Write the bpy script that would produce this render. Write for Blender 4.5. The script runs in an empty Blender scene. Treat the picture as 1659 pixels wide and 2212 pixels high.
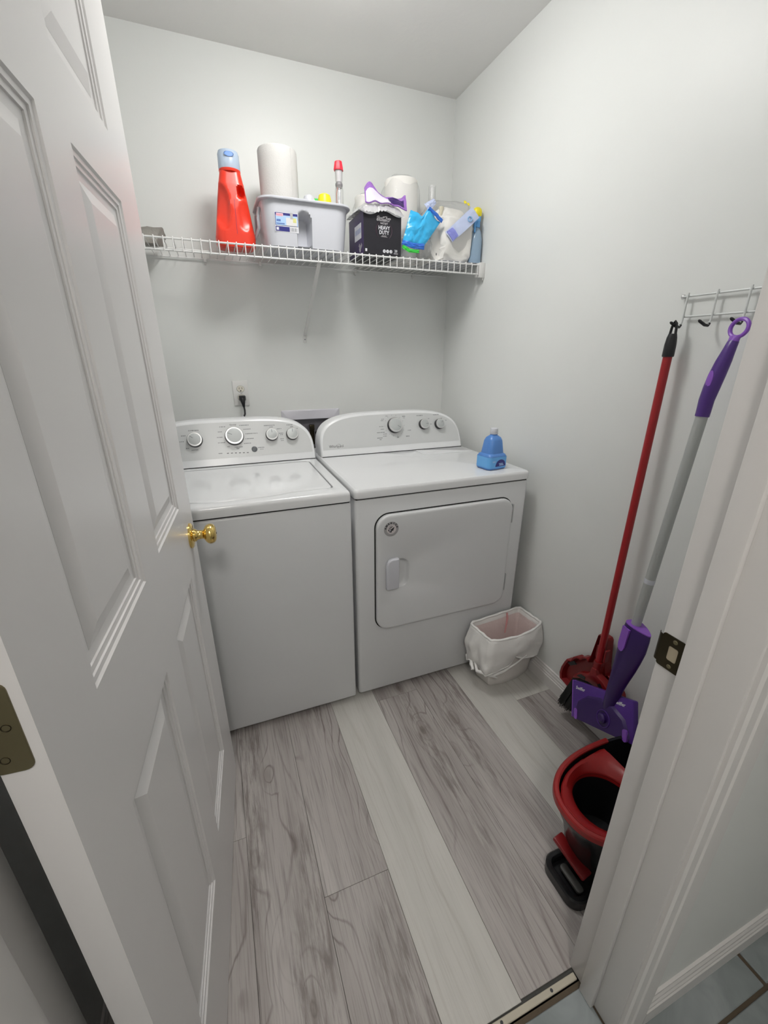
import bpy, bmesh, math, random
from mathutils import Vector, Matrix, noise
random.seed(7)
PI = math.pi
S = bpy.context.scene
COL = S.collection
V = Vector

# ------------------------------------------------------------------ camera
cam = bpy.data.cameras.new('camera')
camo = bpy.data.objects.new('camera', cam)
COL.objects.link(camo)
yaw, pitch, roll = 0.3714, -0.3595, 0.0019
F = V((math.sin(yaw)*math.cos(pitch), math.cos(yaw)*math.cos(pitch), math.sin(pitch)))
R0 = V((math.cos(yaw), -math.sin(yaw), 0)); U0 = R0.cross(F)
RR = math.cos(roll)*R0 + math.sin(roll)*U0; UU = -math.sin(roll)*R0 + math.cos(roll)*U0
camo.matrix_world = Matrix(((RR.x, UU.x, -F.x, -1.1941), (RR.y, UU.y, -F.y, -2.1692), (RR.z, UU.z, -F.z, 1.3482), (0, 0, 0, 1)))
cam.sensor_fit = 'VERTICAL'; cam.sensor_height = 24.0
cam.lens = 903.98 / 2212 * 24.0
cam.clip_start = 0.02
S.camera = camo
# ------------------------------------------------------------------ world, exposure
w = bpy.data.worlds.new('world'); S.world = w; w.use_nodes = True
w.node_tree.nodes['Background'].inputs[0].default_value = (0.5, 0.52, 0.55, 1)
w.node_tree.nodes['Background'].inputs[1].default_value = 0.15
S.view_settings.view_transform = 'Standard'; S.view_settings.look = 'None'
S.view_settings.gamma = 1.0; S.view_settings.use_curve_mapping = False
S.view_settings.exposure = 0.06
LAMP_POWER = 31.0
HALL_FILL_POWER = 40.0

# ------------------------------------------------------------------ materials
MATS = {}
def mat(name, col, rough=0.5, metal=0.0, spec=0.5, bump=None, coat=0.0, trans=0.0, alpha=1.0, emit=None, var=None):
    if name in MATS: return MATS[name]
    m = bpy.data.materials.new(name); m.use_nodes = True; MATS[name] = m
    nt = m.node_tree; b = nt.nodes['Principled BSDF']
    b.inputs['Base Color'].default_value = (*col, 1); b.inputs['Roughness'].default_value = rough
    b.inputs['Metallic'].default_value = metal; b.inputs['Specular IOR Level'].default_value = spec
    b.inputs['Coat Weight'].default_value = coat; b.inputs['Coat Roughness'].default_value = 0.08
    b.inputs['Transmission Weight'].default_value = trans; b.inputs['Alpha'].default_value = alpha
    if emit: b.inputs['Emission Color'].default_value = (*emit[0], 1); b.inputs['Emission Strength'].default_value = emit[1]
    tc = nt.nodes.new('ShaderNodeTexCoord')
    if var is None: var = 0.03
    if var:
        n = nt.nodes.new('ShaderNodeTexNoise'); n.inputs['Scale'].default_value = 6.0; n.inputs['Detail'].default_value = 3
        nt.links.new(tc.outputs['Object'], n.inputs['Vector'])
        mx = nt.nodes.new('ShaderNodeMix'); mx.data_type = 'RGBA'
        mx.inputs['A'].default_value = (*[c*(1-var) for c in col], 1); mx.inputs['B'].default_value = (*[min(1, c*(1+var)) for c in col], 1)
        nt.links.new(n.outputs['Fac'], mx.inputs['Factor']); nt.links.new(mx.outputs['Result'], b.inputs['Base Color'])
    if bump:
        n2 = nt.nodes.new('ShaderNodeTexNoise'); n2.inputs['Scale'].default_value = bump[0]; n2.inputs['Detail'].default_value = bump[2] if len(bump) > 2 else 4
        nt.links.new(tc.outputs['Object'], n2.inputs['Vector'])
        bp = nt.nodes.new('ShaderNodeBump'); bp.inputs['Strength'].default_value = bump[1]; bp.inputs['Distance'].default_value = 0.004
        nt.links.new(n2.outputs['Fac'], bp.inputs['Height']); nt.links.new(bp.outputs['Normal'], b.inputs['Normal'])
    return m

WALL = mat('wall_paint', (0.765, 0.778, 0.76), 0.42, bump=(11, 0.26, 6), spec=0.4, var=0.012)
CEIL = mat('ceiling_paint', (0.86, 0.85, 0.835), 0.85, bump=(60, 0.12, 5), var=0.01)
TRIM = mat('trim_paint', (0.72, 0.70, 0.685), 0.32, bump=(14, 0.04), var=0.012)
DOORP = mat('door_paint', (0.74, 0.725, 0.72), 0.3, bump=(16, 0.03), var=0.01)
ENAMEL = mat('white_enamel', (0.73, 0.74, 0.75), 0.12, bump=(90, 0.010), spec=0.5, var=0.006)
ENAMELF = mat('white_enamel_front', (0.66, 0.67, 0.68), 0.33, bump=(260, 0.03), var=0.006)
CONS = mat('console_white', (0.76, 0.77, 0.78), 0.25, var=0.006)
CONSF = mat('console_face_grey', (0.60, 0.61, 0.61), 0.38, metal=0.15, bump=(300, 0.02), var=0.01)
KNOBF = mat('knob_silver', (0.50, 0.52, 0.52), 0.48, metal=0.45, var=0.02)
CHROME = mat('chrome', (0.7, 0.7, 0.7), 0.30, metal=1.0, var=0.01)
BLACK = mat('black_plastic', (0.012, 0.012, 0.014), 0.35, var=0.1)
BLACKG = mat('black_gloss_plastic', (0.010, 0.011, 0.012), 0.22, var=0.1)
DARK = mat('dark_gap', (0.02, 0.02, 0.02), 0.8, var=0.05)
INK = mat('grey_ink', (0.22, 0.23, 0.24), 0.6, var=0.02)
INKD = mat('dark_ink', (0.04, 0.04, 0.045), 0.5, var=0.02)
GREYP = mat('grey_plastic', (0.30, 0.29, 0.32), 0.5, var=0.04)
BRASS = mat('polished_brass', (0.80, 0.58, 0.20), 0.13, metal=1.0, var=0.03)
BRASSD = mat('dull_brass', (0.19, 0.165, 0.095), 0.45, metal=0.7, bump=(60, 0.1), var=0.12)
BRONZE = mat('aged_brass', (0.06, 0.05, 0.03), 0.28, metal=0.9, bump=(50, 0.2), var=0.4)
WIRE = mat('white_vinyl_wire', (0.78, 0.78, 0.77), 0.3, var=0.01)
WPL = mat('white_plastic', (0.58, 0.59, 0.635), 0.35, var=0.01)
WPLW = mat('white_plastic_warm', (0.72, 0.715, 0.70), 0.4, var=0.01)
RED = mat('red_bottle_plastic', (0.80, 0.045, 0.02), 0.28, var=0.03)
REDD = mat('dark_red_plastic', (0.22, 0.008, 0.010), 0.33, var=0.08)
REDR = mat('bucket_red_plastic', (0.29, 0.011, 0.011), 0.3, var=0.06)
REDP = mat('red_painted_metal', (0.35, 0.010, 0.015), 0.3, var=0.05)
PURP = mat('dark_purple_plastic', (0.036, 0.011, 0.11), 0.33, var=0.06)
PURL = mat('light_purple_plastic', (0.26, 0.09, 0.52), 0.35, var=0.05)
PURM = mat('mid_purple_plastic', (0.078, 0.024, 0.235), 0.35, var=0.05)
POLE = mat('grey_pole', (0.42, 0.43, 0.42), 0.38, metal=0.2, var=0.02)
BLUE = mat('blue_bottle_plastic', (0.095, 0.25, 0.62), 0.3, var=0.04)
BLUEL = mat('light_blue_label', (0.14, 0.42, 0.82), 0.4, var=0.05)
NAVY = mat('navy_print', (0.03, 0.03, 0.20), 0.4, var=0.05)
PAPER = mat('paper_towel', (0.60, 0.59, 0.57), 0.9, bump=(220, 0.25), var=0.02)
CARD = mat('grey_cardboard', (0.36, 0.34, 0.31), 0.95, bump=(120, 0.5), var=0.12)
BAGW = mat('white_bin_liner', (0.80, 0.79, 0.77), 0.35, bump=(35, 0.35), var=0.03)
BAGIN = mat('bin_liner_inside', (0.72, 0.60, 0.58), 0.45, bump=(90, 0.6), var=0.08)
BINP = mat('bin_plastic', (0.72, 0.69, 0.66), 0.45, var=0.02)
PINK = mat('red_drawstring', (0.74, 0.36, 0.36), 0.5, var=0.2)
YEL = mat('yellow_plastic', (0.85, 0.72, 0.02), 0.35, var=0.03)
GRN = mat('green_plastic', (0.05, 0.60, 0.07), 0.4, var=0.03)
REDC = mat('red_cap', (0.80, 0.03, 0.06), 0.35, var=0.03)
BOXK = mat('black_carton', (0.013, 0.012, 0.018), 0.4, var=0.1)
BOXP = mat('dark_purple_carton', (0.045, 0.022, 0.10), 0.4, var=0.25)
LBL = mat('white_label', (0.72, 0.72, 0.76), 0.5, var=0.02)
SILV = mat('silver_print', (0.55, 0.53, 0.55), 0.4, metal=0.3, var=0.03)
LPINK = mat('pink_print', (0.80, 0.55, 0.60), 0.5, var=0.04)
SKY = mat('sky_blue_print', (0.42, 0.60, 0.85), 0.5, var=0.06)
BLUF = mat('sky_blue_film', (0.04, 0.44, 0.80), 0.25, bump=(40, 0.5), var=0.2)
BLUD = mat('royal_blue_film', (0.03, 0.15, 0.60), 0.25, var=0.1)
PURF = mat('purple_film', (0.28, 0.13, 0.45), 0.22, bump=(40, 0.5), var=0.35)
ROLLW = mat('wrapped_towel', (0.84, 0.82, 0.78), 0.7, bump=(50, 0.25), var=0.03)
PBLU = mat('pale_blue_print', (0.50, 0.56, 0.76), 0.35, bump=(40, 0.3), var=0.15)
GROUT = mat('brown_grout', (0.10, 0.075, 0.05), 0.9, bump=(90, 0.4), var=0.2)
STRIP = mat('beige_threshold_metal', (0.50, 0.46, 0.37), 0.5, bump=(40, 0.2), var=0.1)
DUST = mat('grey_adhesive', (0.07, 0.07, 0.065), 0.9, bump=(60, 0.4), var=0.3)
CAPB = mat('pale_blue_cap', (0.58, 0.70, 0.86), 0.25, trans=0.25, var=0.05)
BRIS = mat('black_bristle', (0.012, 0.012, 0.012), 0.6, var=0.1)

def film(name, tint=(1, 1, 1), amt=0.3, milky=0.1):
    m = bpy.data.materials.new(name); m.use_nodes = True; nt = m.node_tree; MATS[name] = m
    for n in list(nt.nodes): nt.nodes.remove(n)
    out = nt.nodes.new('ShaderNodeOutputMaterial'); tr = nt.nodes.new('ShaderNodeBsdfTransparent'); gl = nt.nodes.new('ShaderNodeBsdfGlossy'); df = nt.nodes.new('ShaderNodeBsdfDiffuse')
    tr.inputs[0].default_value = (*tint, 1); gl.inputs['Roughness'].default_value = 0.12; df.inputs[0].default_value = (0.9, 0.9, 0.92, 1)
    lw = nt.nodes.new('ShaderNodeLayerWeight'); lw.inputs['Blend'].default_value = amt
    n = nt.nodes.new('ShaderNodeTexNoise'); n.inputs['Scale'].default_value = 45; n.inputs['Detail'].default_value = 5
    tc = nt.nodes.new('ShaderNodeTexCoord'); nt.links.new(tc.outputs['Object'], n.inputs['Vector'])
    bp = nt.nodes.new('ShaderNodeBump'); bp.inputs['Strength'].default_value = 0.5; bp.inputs['Distance'].default_value = 0.01
    nt.links.new(n.outputs['Fac'], bp.inputs['Height'])
    for q in (gl, df): nt.links.new(bp.outputs['Normal'], q.inputs['Normal'])
    m1 = nt.nodes.new('ShaderNodeMixShader'); m1.inputs[0].default_value = milky
    nt.links.new(tr.outputs[0], m1.inputs[1]); nt.links.new(df.outputs[0], m1.inputs[2])
    m2 = nt.nodes.new('ShaderNodeMixShader'); nt.links.new(lw.outputs['Facing'], m2.inputs[0])
    nt.links.new(m1.outputs[0], m2.inputs[1]); nt.links.new(gl.outputs[0], m2.inputs[2]); nt.links.new(m2.outputs[0], out.inputs[0])
    return m
FILM = film('clear_film', amt=0.14, milky=0.10)
FILM2 = film('clear_bottle_plastic', amt=0.3, milky=0.10)

def wood(name, c1, c2, knot, streak, light=False):
    """long printed planks: ring lines bending round knots, fine fibres, dark weathered streaks"""
    m = bpy.data.materials.new(name); m.use_nodes = True; nt = m.node_tree; MATS[name] = m
    b = nt.nodes['Principled BSDF']; b.inputs['Roughness'].default_value = 0.5
    L = nt.links.new; N = nt.nodes.new
    def math_(op, a, b_=None, c=None):
        n = N('ShaderNodeMath'); n.operation = op
        for k, v in enumerate((a, b_, c)):
            if v is None: continue
            if isinstance(v, (int, float)): n.inputs[k].default_value = v
            else: L(v, n.inputs[k])
        return n.outputs[0]
    def mapr(v, a, b_, c=0.0, d=1.0):
        n = N('ShaderNodeMapRange'); n.inputs['From Min'].default_value = a; n.inputs['From Max'].default_value = b_; n.inputs['To Min'].default_value = c; n.inputs['To Max'].default_value = d; L(v, n.inputs['Value']); return n.outputs[0]
    def noise_(vec, sc, loc=(0, 0, 0), det=4, rough=0.5):
        mp = N('ShaderNodeMapping'); mp.inputs['Scale'].default_value = sc; mp.inputs['Location'].default_value = loc; L(vec, mp.inputs[0])
        n = N('ShaderNodeTexNoise'); n.inputs['Scale'].default_value = 1.0; n.inputs['Detail'].default_value = det; n.inputs['Roughness'].default_value = rough; L(mp.outputs[0], n.inputs['Vector']); return n.outputs['Fac']
    def mix(a, b_, f, mode='MIX'):
        n = N('ShaderNodeMix'); n.data_type = 'RGBA'; n.blend_type = mode
        for k, v in (('A', a), ('B', b_)):
            if isinstance(v, tuple): n.inputs[k].default_value = (*v, 1)
            else: L(v, n.inputs[k])
        if isinstance(f, float): n.inputs['Factor'].default_value = f
        else: L(f, n.inputs['Factor'])
        return n.outputs['Result']
    geo = N('ShaderNodeNewGeometry'); oi = N('ShaderNodeObjectInfo')
    off = N('ShaderNodeCombineXYZ'); r_ = math_('MULTIPLY', oi.outputs['Random'], 37.0)
    L(r_, off.inputs[0]); L(r_, off.inputs[1])
    add = N('ShaderNodeVectorMath'); L(geo.outputs['Position'], add.inputs[0]); L(off.outputs[0], add.inputs[1]); P = add.outputs[0]
    # knots: sparse cells, elongated along the plank
    mpv = N('ShaderNodeMapping'); mpv.inputs['Scale'].default_value = (6.5, 3.0, 0.01); L(P, mpv.inputs[0])
    vo = N('ShaderNodeTexVoronoi'); vo.inputs['Scale'].default_value = 1.0; L(mpv.outputs[0], vo.inputs['Vector'])
    D = vo.outputs['Distance']
    # the ring field: lateral coordinate + slow wander + a pull towards each knot
    wander = noise_(P, (3.0, 0.8, 1), det=2)
    sep = N('ShaderNodeSeparateXYZ'); L(P, sep.inputs[0])
    pull = math_('POWER', math_('MAXIMUM', math_('SUBTRACT', 1.0, math_('MULTIPLY', D, 2.1)), 0.0), 2.0)
    field = math_('ADD', math_('ADD', math_('MULTIPLY', sep.outputs[0], 26.0 if not light else 18.0), math_('MULTIPLY', wander, 9.0 if not light else 6.0)), math_('MULTIPLY', pull, 3.4 if not light else 1.5))
    jit = noise_(P, (60, 9, 1), (4, 2, 0), 3)
    rings = math_('PINGPONG', math_('ADD', field, math_('MULTIPLY', jit, 0.28)), 0.5)
    line = mapr(rings, 0.40, 0.50)
    patch = mapr(noise_(P, (7, 1.4, 1), (7, 3, 0), 3), 0.40, 0.62)
    line = math_('MULTIPLY', line, patch)
    fib = noise_(P, (230, 6.0, 1), det=6, rough=0.6)
    fibm = mapr(fib, 0.50, 0.72)
    broad = noise_(P, (17, 1.0, 1), (1, 5, 0), 5)
    base = mix(c2, c1, mapr(broad, 0.30, 0.66))
    c = mix(base, (0.50, 0.46, 0.455) if not light else (0.86, 0.845, 0.83), math_('MULTIPLY', line, 1.0), 'MULTIPLY')
    c = mix(c, (0.50, 0.48, 0.48) if not light else (0.84, 0.83, 0.82), math_('MULTIPLY', fibm, 0.85), 'MULTIPLY')
    st = math_('MULTIPLY', mapr(noise_(P, (9, 1.2, 1), (3.3, 8.1, 0), 3), streak - 0.03, streak + 0.07), mapr(noise_(P, (85, 10, 1), (2, 2, 0), 6, 0.65), 0.44, 0.62))
    c = mix(c, (0.17, 0.145, 0.135), math_('MULTIPLY', st, 0.78 if not light else 0.15))
    core = mapr(D, 0.075, 0.03); halo = mapr(D, 0.17, 0.06)
    c = mix(c, (0.60, 0.56, 0.54), math_('MULTIPLY', halo, 0.7), 'MULTIPLY')
    c = mix(c, knot, math_('MULTIPLY', core, 0.85))
    L(c, b.inputs['Base Color'])
    bp = N('ShaderNodeBump'); bp.inputs['Strength'].default_value = 0.15; bp.inputs['Distance'].default_value = 0.002; L(fib, bp.inputs['Height']); L(bp.outputs['Normal'], b.inputs['Normal'])
    return m
WGREY = wood('grey_plank', (0.47, 0.44, 0.42), (0.32, 0.29, 0.275), (0.15, 0.125, 0.115), 0.56)
WLIGHT = wood('light_plank', (0.58, 0.565, 0.53), (0.50, 0.49, 0.455), (0.17, 0.155, 0.145), 0.66, True)

def tilemat():
    m = mat('hall_tile', (0.30, 0.33, 0.335), 0.45, bump=(12, 0.1), var=0.0); nt = m.node_tree; b = nt.nodes['Principled BSDF']
    tc = nt.nodes.new('ShaderNodeNewGeometry'); n = nt.nodes.new('ShaderNodeTexNoise'); n.inputs['Scale'].default_value = 7; n.inputs['Detail'].default_value = 9; n.inputs['Distortion'].default_value = 1.2
    r = nt.nodes.new('ShaderNodeValToRGB'); r.color_ramp.elements[0].color = (0.17, 0.195, 0.195, 1); r.color_ramp.elements[1].color = (0.34, 0.37, 0.375, 1)
    r.color_ramp.elements[0].position = 0.3; r.color_ramp.elements[1].position = 0.7
    nt.links.new(tc.outputs['Position'], n.inputs['Vector']); nt.links.new(n.outputs['Fac'], r.inputs[0]); nt.links.new(r.outputs[0], b.inputs['Base Color'])
    return m
TILE = tilemat()

# ------------------------------------------------------------------ mesh helpers
def tag(o, label=None, cat=None, group=None, kind=None):
    if label: o['label'] = label
    if cat: o['category'] = cat
    if group: o['group'] = group
    if kind: o['kind'] = kind
    return o
def empty(name, loc, label=None, cat=None, group=None, kind=None, M=None):
    o = bpy.data.objects.new(name, None); COL.objects.link(o); o.empty_display_size = 0.05
    o.location = loc
    if M is not None: o.matrix_world = M
    o['_l'] = 1 if M is not None else 0
    return tag(o, label, cat, group, kind)
def rootof(p):
    while p.parent: p = p.parent
    return p
def obj(name, bm, m, parent=None, label=None, cat=None, group=None, kind=None, ang=35, local=None, loc=None):
    """one bmesh -> one mesh object; geometry is given in world space unless the root is a rotated (local) frame"""
    if parent is not None:
        r = rootof(parent)
        if local is None: local = bool(r.get('_l', 0))
        if not local: bmesh.ops.translate(bm, verts=bm.verts, vec=-V(r.location))
    elif loc is not None:
        bmesh.ops.translate(bm, verts=bm.verts, vec=-V(loc))
    me = bpy.data.meshes.new(name); bmesh.ops.recalc_face_normals(bm, faces=bm.faces); bm.to_mesh(me); bm.free()
    for mm in (m if isinstance(m, (list, tuple)) else [m]): me.materials.append(mm)
    for p in me.polygons: p.use_smooth = True
    try: me.set_sharp_from_angle(angle=math.radians(ang))
    except Exception: pass
    o = bpy.data.objects.new(name, me); COL.objects.link(o)
    if parent is not None: o.parent = parent
    elif loc is not None: o.location = loc
    return tag(o, label, cat, group, kind)
def B(): return bmesh.new()
def join(*bms):
    out = bms[0]
    for b in bms[1:]:
        me = bpy.data.meshes.new('t'); b.to_mesh(me); out.from_mesh(me); bpy.data.meshes.remove(me); b.free()
    return out
def xf(bm, M): bmesh.ops.transform(bm, matrix=M, verts=bm.verts); return bm
def box(x0, x1, y0, y1, z0, z1, bev=0.0, seg=2):
    bm = B(); bmesh.ops.create_cube(bm, size=1)
    for v in bm.verts:
        v.co = V((x0 if v.co.x < 0 else x1, y0 if v.co.y < 0 else y1, z0 if v.co.z < 0 else z1))
    if bev: bmesh.ops.bevel(bm, geom=list(bm.edges), offset=bev, segments=seg, profile=0.5, affect='EDGES')
    return bm
def loft(rings, cap0=True, cap1=True, closed=True):
    bm = B(); vr = [[bm.verts.new(p) for p in r] for r in rings]; n = len(rings[0])
    for a, b in zip(vr, vr[1:]):
        for i in range(n if closed else n-1):
            j = (i+1) % n
            try: bm.faces.new((a[i], a[j], b[j], b[i]))
            except ValueError: pass
    if cap0: bm.faces.new(vr[0][::-1])
    if cap1: bm.faces.new(vr[-1])
    return bm
def frame(d):
    d = V(d).normalized(); a = V((0, 0, 1)) if abs(d.z) < 0.9 else V((1, 0, 0))
    u = d.cross(a).normalized(); return u, d.cross(u).normalized()
def tube(pts, r, seg=10, caps=True):
    pts = [V(p) for p in pts]; n = len(pts); rings = []; u = None
    for i, p in enumerate(pts):
        d = (pts[min(i+1, n-1)] - pts[max(i-1, 0)]).normalized()
        if u is None: u, v = frame(d)
        else:
            u = (u - d*u.dot(d)).normalized(); v = d.cross(u)
        rr = r[i] if isinstance(r, (list, tuple)) else r
        rings.append([p + rr*(math.cos(2*PI*k/seg)*u + math.sin(2*PI*k/seg)*v) for k in range(seg)])
    return loft(rings, caps, caps)
def torus(c, R, r, normal=(0, 0, 1), n=32, seg=8, sx=1, sy=1):
    u, v = frame(normal); c = V(c); nn = V(normal).normalized(); rings = []
    for i in range(n+1):
        a = 2*PI*i/n; d = math.cos(a)*u*sx + math.sin(a)*v*sy; dn = d.normalized()
        rings.append([c + d*R + r*(math.cos(2*PI*k/seg)*dn + math.sin(2*PI*k/seg)*nn) for k in range(seg)])
    bm = loft(rings, False, False); bmesh.ops.remove_doubles(bm, verts=bm.verts, dist=1e-5); return bm
def lathe(prof, o=(0, 0, 0), axis=(0, 0, 1), seg=32, sx=1, sy=1):
    u, v = frame(axis); a = V(axis).normalized(); o = V(o)
    rings = [[o + a*h + r*(math.cos(2*PI*k/seg)*u*sx + math.sin(2*PI*k/seg)*v*sy) for k in range(seg)] for r, h in prof]
    return loft(rings, prof[0][0] > 1e-6, prof[-1][0] > 1e-6)
def rrect(cx, cy, hx, hy, r, nc=6, ns=8):
    """rounded rectangle with a fixed point count so that rings of any size bridge"""
    out = []; cs = [(hx-r, hy-r, 0), (-hx+r, hy-r, 90), (-hx+r, -hy+r, 180), (hx-r, -hy+r, 270)]
    for k, (x, y, a0) in enumerate(cs):
        for i in range(nc+1):
            a = math.radians(a0 + 90*i/nc); out.append((cx + x + r*math.cos(a), cy + y + r*math.sin(a)))
        nx, ny, na = cs[(k+1) % 4]
        p = (cx + x + r*math.cos(math.radians(a0+90)), cy + y + r*math.sin(math.radians(a0+90)))
        q = (cx + nx + r*math.cos(math.radians(na)), cy + ny + r*math.sin(math.radians(na)))
        for i in range(1, ns): out.append((p[0] + (q[0]-p[0])*i/ns, p[1] + (q[1]-p[1])*i/ns))
    return out
def prism(outline, axis, a0, a1, bev=0.0, seg=2):
    """extrude a 2D outline along an axis; outline coords are the two other axes in order"""
    f = {'x': lambda p, a: V((a, p[0], p[1])), 'y': lambda p, a: V((p[0], a, p[1])), 'z': lambda p, a: V((p[0], p[1], a))}[axis]
    bm = loft([[f(p, a0) for p in outline], [f(p, a1) for p in outline]])
    if bev:
        bmesh.ops.recalc_face_normals(bm, faces=bm.faces)
        es = [e for e in bm.edges if len(e.link_faces) == 2 and e.calc_face_angle(0) > 0.6]
        bmesh.ops.bevel(bm, geom=es, offset=bev, segments=seg, profile=0.5, affect='EDGES')
    return bm
def quad(a, b, c, d):
    bm = B(); bm.faces.new([bm.verts.new(p) for p in (a, b, c, d)]); return bm
_txt = {}
def text(s, size, ext=0.0, align='CENTER', shear=0.0, bold=0.0, sx=1.0):
    cu = bpy.data.curves.new('t', 'FONT'); cu.body = s; cu.size = size; cu.extrude = max(ext, 0.0002); cu.align_x = align; cu.align_y = 'CENTER'
    cu.shear = shear; cu.offset = bold; cu.resolution_u = 2
    o = bpy.data.objects.new('t', cu); COL.objects.link(o); bpy.context.view_layer.update()
    me = bpy.data.meshes.new_from_object(o.evaluated_get(bpy.context.evaluated_depsgraph_get()))
    bm = B(); bm.from_mesh(me); bpy.data.meshes.remove(me); bpy.data.objects.remove(o); bpy.data.curves.remove(cu)
    if sx != 1: bmesh.ops.scale(bm, vec=(sx, 1, 1), verts=bm.verts)
    return bm
def MX(o, x, y):
    """matrix whose local x,y axes lie along the given world directions"""
    x = V(x).normalized(); y = V(y); y = (y - x*x.dot(y)).normalized(); z = x.cross(y)
    return Matrix(((x.x, y.x, z.x, o[0]), (x.y, y.y, z.y, o[1]), (x.z, y.z, z.z, o[2]), (0, 0, 0, 1)))
def crumple(bm, amt, sc, seed, keep=None):
    off = V((seed*3.1, seed*1.7, seed*5.3))
    for v in bm.verts:
        n = V((noise.noise(v.co*sc+off), noise.noise(v.co*sc+off+V((9, 0, 0))), noise.noise(v.co*sc+off+V((0, 9, 0)))))
        n2 = abs(noise.noise(v.co*sc*2.3+off))
        v.co += (n*(1 - n2))*amt*(keep(v.co) if keep else 1)
    return bm
def blob(c, h, e=0.6, sub=4):
    bm = B(); bmesh.ops.create_icosphere(bm, subdivisions=sub, radius=1)
    for v in bm.verts:
        p = v.co; s = [math.copysign(abs(t)**e, t) for t in p]
        v.co = V((c[0]+s[0]*h[0], c[1]+s[1]*h[1], c[2]+s[2]*h[2]))
    return bm

# ================================================================== STRUCTURE
XL, YF, YH, H = -1.57, -1.817, -1.936, 2.441
FLOORZ = 0.0
floor = obj('floor', box(XL-0.1, 0.1, YF-0.02, 0.1, -0.10, -0.004), DUST, kind='structure')
PW = 0.182; X0 = -0.911
cols = {}
def plank(x0, x1, y0, y1, m):
    g = 0.0004
    obj('plank', box(x0+g, x1-g, y0+g, y1-g, -0.004, 0.0, 0.0005, 1), m, floor)
cuts = {-4: ([-0.7], 'GG'), -3: ([-1.25], 'GG'), -2: ([-0.55], 'GG'), -1: ([-1.480], 'GG'), 0: ([-0.25], 'LL'), 1: ([-0.9], 'GG'), 2: ([-0.62], 'GG'), 3: ([-0.3], 'LL'), 4: ([-1.105], 'GL')}
for k, (cy, kinds) in cuts.items():
    x0 = X0 + k*PW; x1 = x0 + PW
    x0 = max(x0, XL); x1 = min(x1, -0.0005)
    ys = [YF-0.009+0.004*((k*7) % 3)] + cy + [-0.001]
    for i in range(len(ys)-1):
        plank(x0, x1, ys[i], ys[i+1], WGREY if kinds[i] == 'G' else WLIGHT)
# hall floor: tiles on grout
fh = obj('floor_hall', box(-2.6, 1.3, -3.2, -1.845, -0.10, -0.004), GROUT, kind='structure')
TS = 0.33; gr = 0.005
for j in range(4):
    y1 = -2.01 + TS*(1-j); y0 = y1 - TS
    for i in range(-8, 6):
        x0 = -0.19 + TS*i + (0.12 if j % 2 else 0); x1 = x0 + TS
        ys = min(y1, -1.852); xa, xb = max(x0, -2.59), min(x1, 1.29)
        if xb-xa < 0.03: continue
        if j == 0:
            if xb < -1.40 or xa > -0.585: ys = min(ys, -1.94)
            elif xb > -0.585: xm = -0.585; 
        if j == 0 and xa < -0.585 < xb:
            obj('tile', box(xa+gr, -0.587, y0+gr, -1.855, -0.01, 0.0, 0.0015, 1), TILE, fh)
            obj('tile', box(-0.586, xb-gr, y0+gr, -1.94, -0.01, 0.0, 0.0015, 1), TILE, fh); continue
        if j == 0 and xa < -1.40 < xb:
            obj('tile', box(xa+gr, -1.401, y0+gr, -1.94, -0.01, 0.0, 0.0015, 1), TILE, fh)
            obj('tile', box(-1.40, xb-gr, y0+gr, -1.855, -0.01, 0.0, 0.0015, 1), TILE, fh); continue
        obj('tile', box(xa+gr, xb-gr, y0+gr, ys-gr*0.5, -0.01, 0.0, 0.0015, 1), TILE, fh)
# threshold strip between vinyl and tile
tr = obj('trim_4', box(-1.398, -0.586, -1.8425, -1.8295, -0.004, 0.0015, 0.0012, 1), STRIP, kind='structure')
for i in range(6):
    obj('screw', lathe([(0.0, 0.0004), (0.0035, 0.0004), (0.0035, -0.001)], (-1.36+0.135*i+0.03, -1.836, 0.0016), seg=12), INKD, tr)

# back wall with the opening for the laundry valve box
wb = join(box(XL-0.1, -0.865, 0, 0.12, -0.1, H), box(-0.643, 0.1, 0, 0.12, -0.1, H), box(-0.865, -0.643, 0, 0.12, -0.1, 0.88), box(-0.865, -0.643, 0, 0.12, 1.041, H))
obj('wall_back', wb, WALL, kind='structure')
obj('wall_right', box(0, 0.12, -1.936, 0.1, -0.1, H), WALL, kind='structure')
obj('wall_left', box(XL-0.12, XL, -1.936, 0.1, -0.1, H), WALL, kind='structure')
obj('wall_front', join(box(XL, -1.436, YH, YF, -0.1, H), box(-0.566, 0.0, YH, YF, -0.1, H), box(-1.436, -0.566, YH, YF, 2.066, H)), WALL, kind='structure')
obj('ceiling', box(XL-0.1, 0.1, YH-0.02, 0.1, H, H+0.1), CEIL, kind='structure')
obj('ceiling_hall', box(-2.7, 1.4, -3.3, YH-0.02, H, H+0.1), CEIL, kind='structure')
obj('wall_hall_front', join(box(0.12, 1.3, YH, YH+0.1, -0.1, H), box(-2.6, XL-0.12, YH, YH+0.1, -0.1, H)), WALL, kind='structure')
obj('wall_hall_back', box(-2.7, 1.4, -3.3, -3.2, -0.1, H), WALL, kind='structure')
obj('wall_hall_left', box(-2.7, -2.6, -3.3, YH+0.1, -0.1, H), WALL, kind='structure')
obj('wall_hall_right', box(1.3, 1.4, -3.3, YH+0.1, -0.1, H), WALL, kind='structure')

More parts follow.
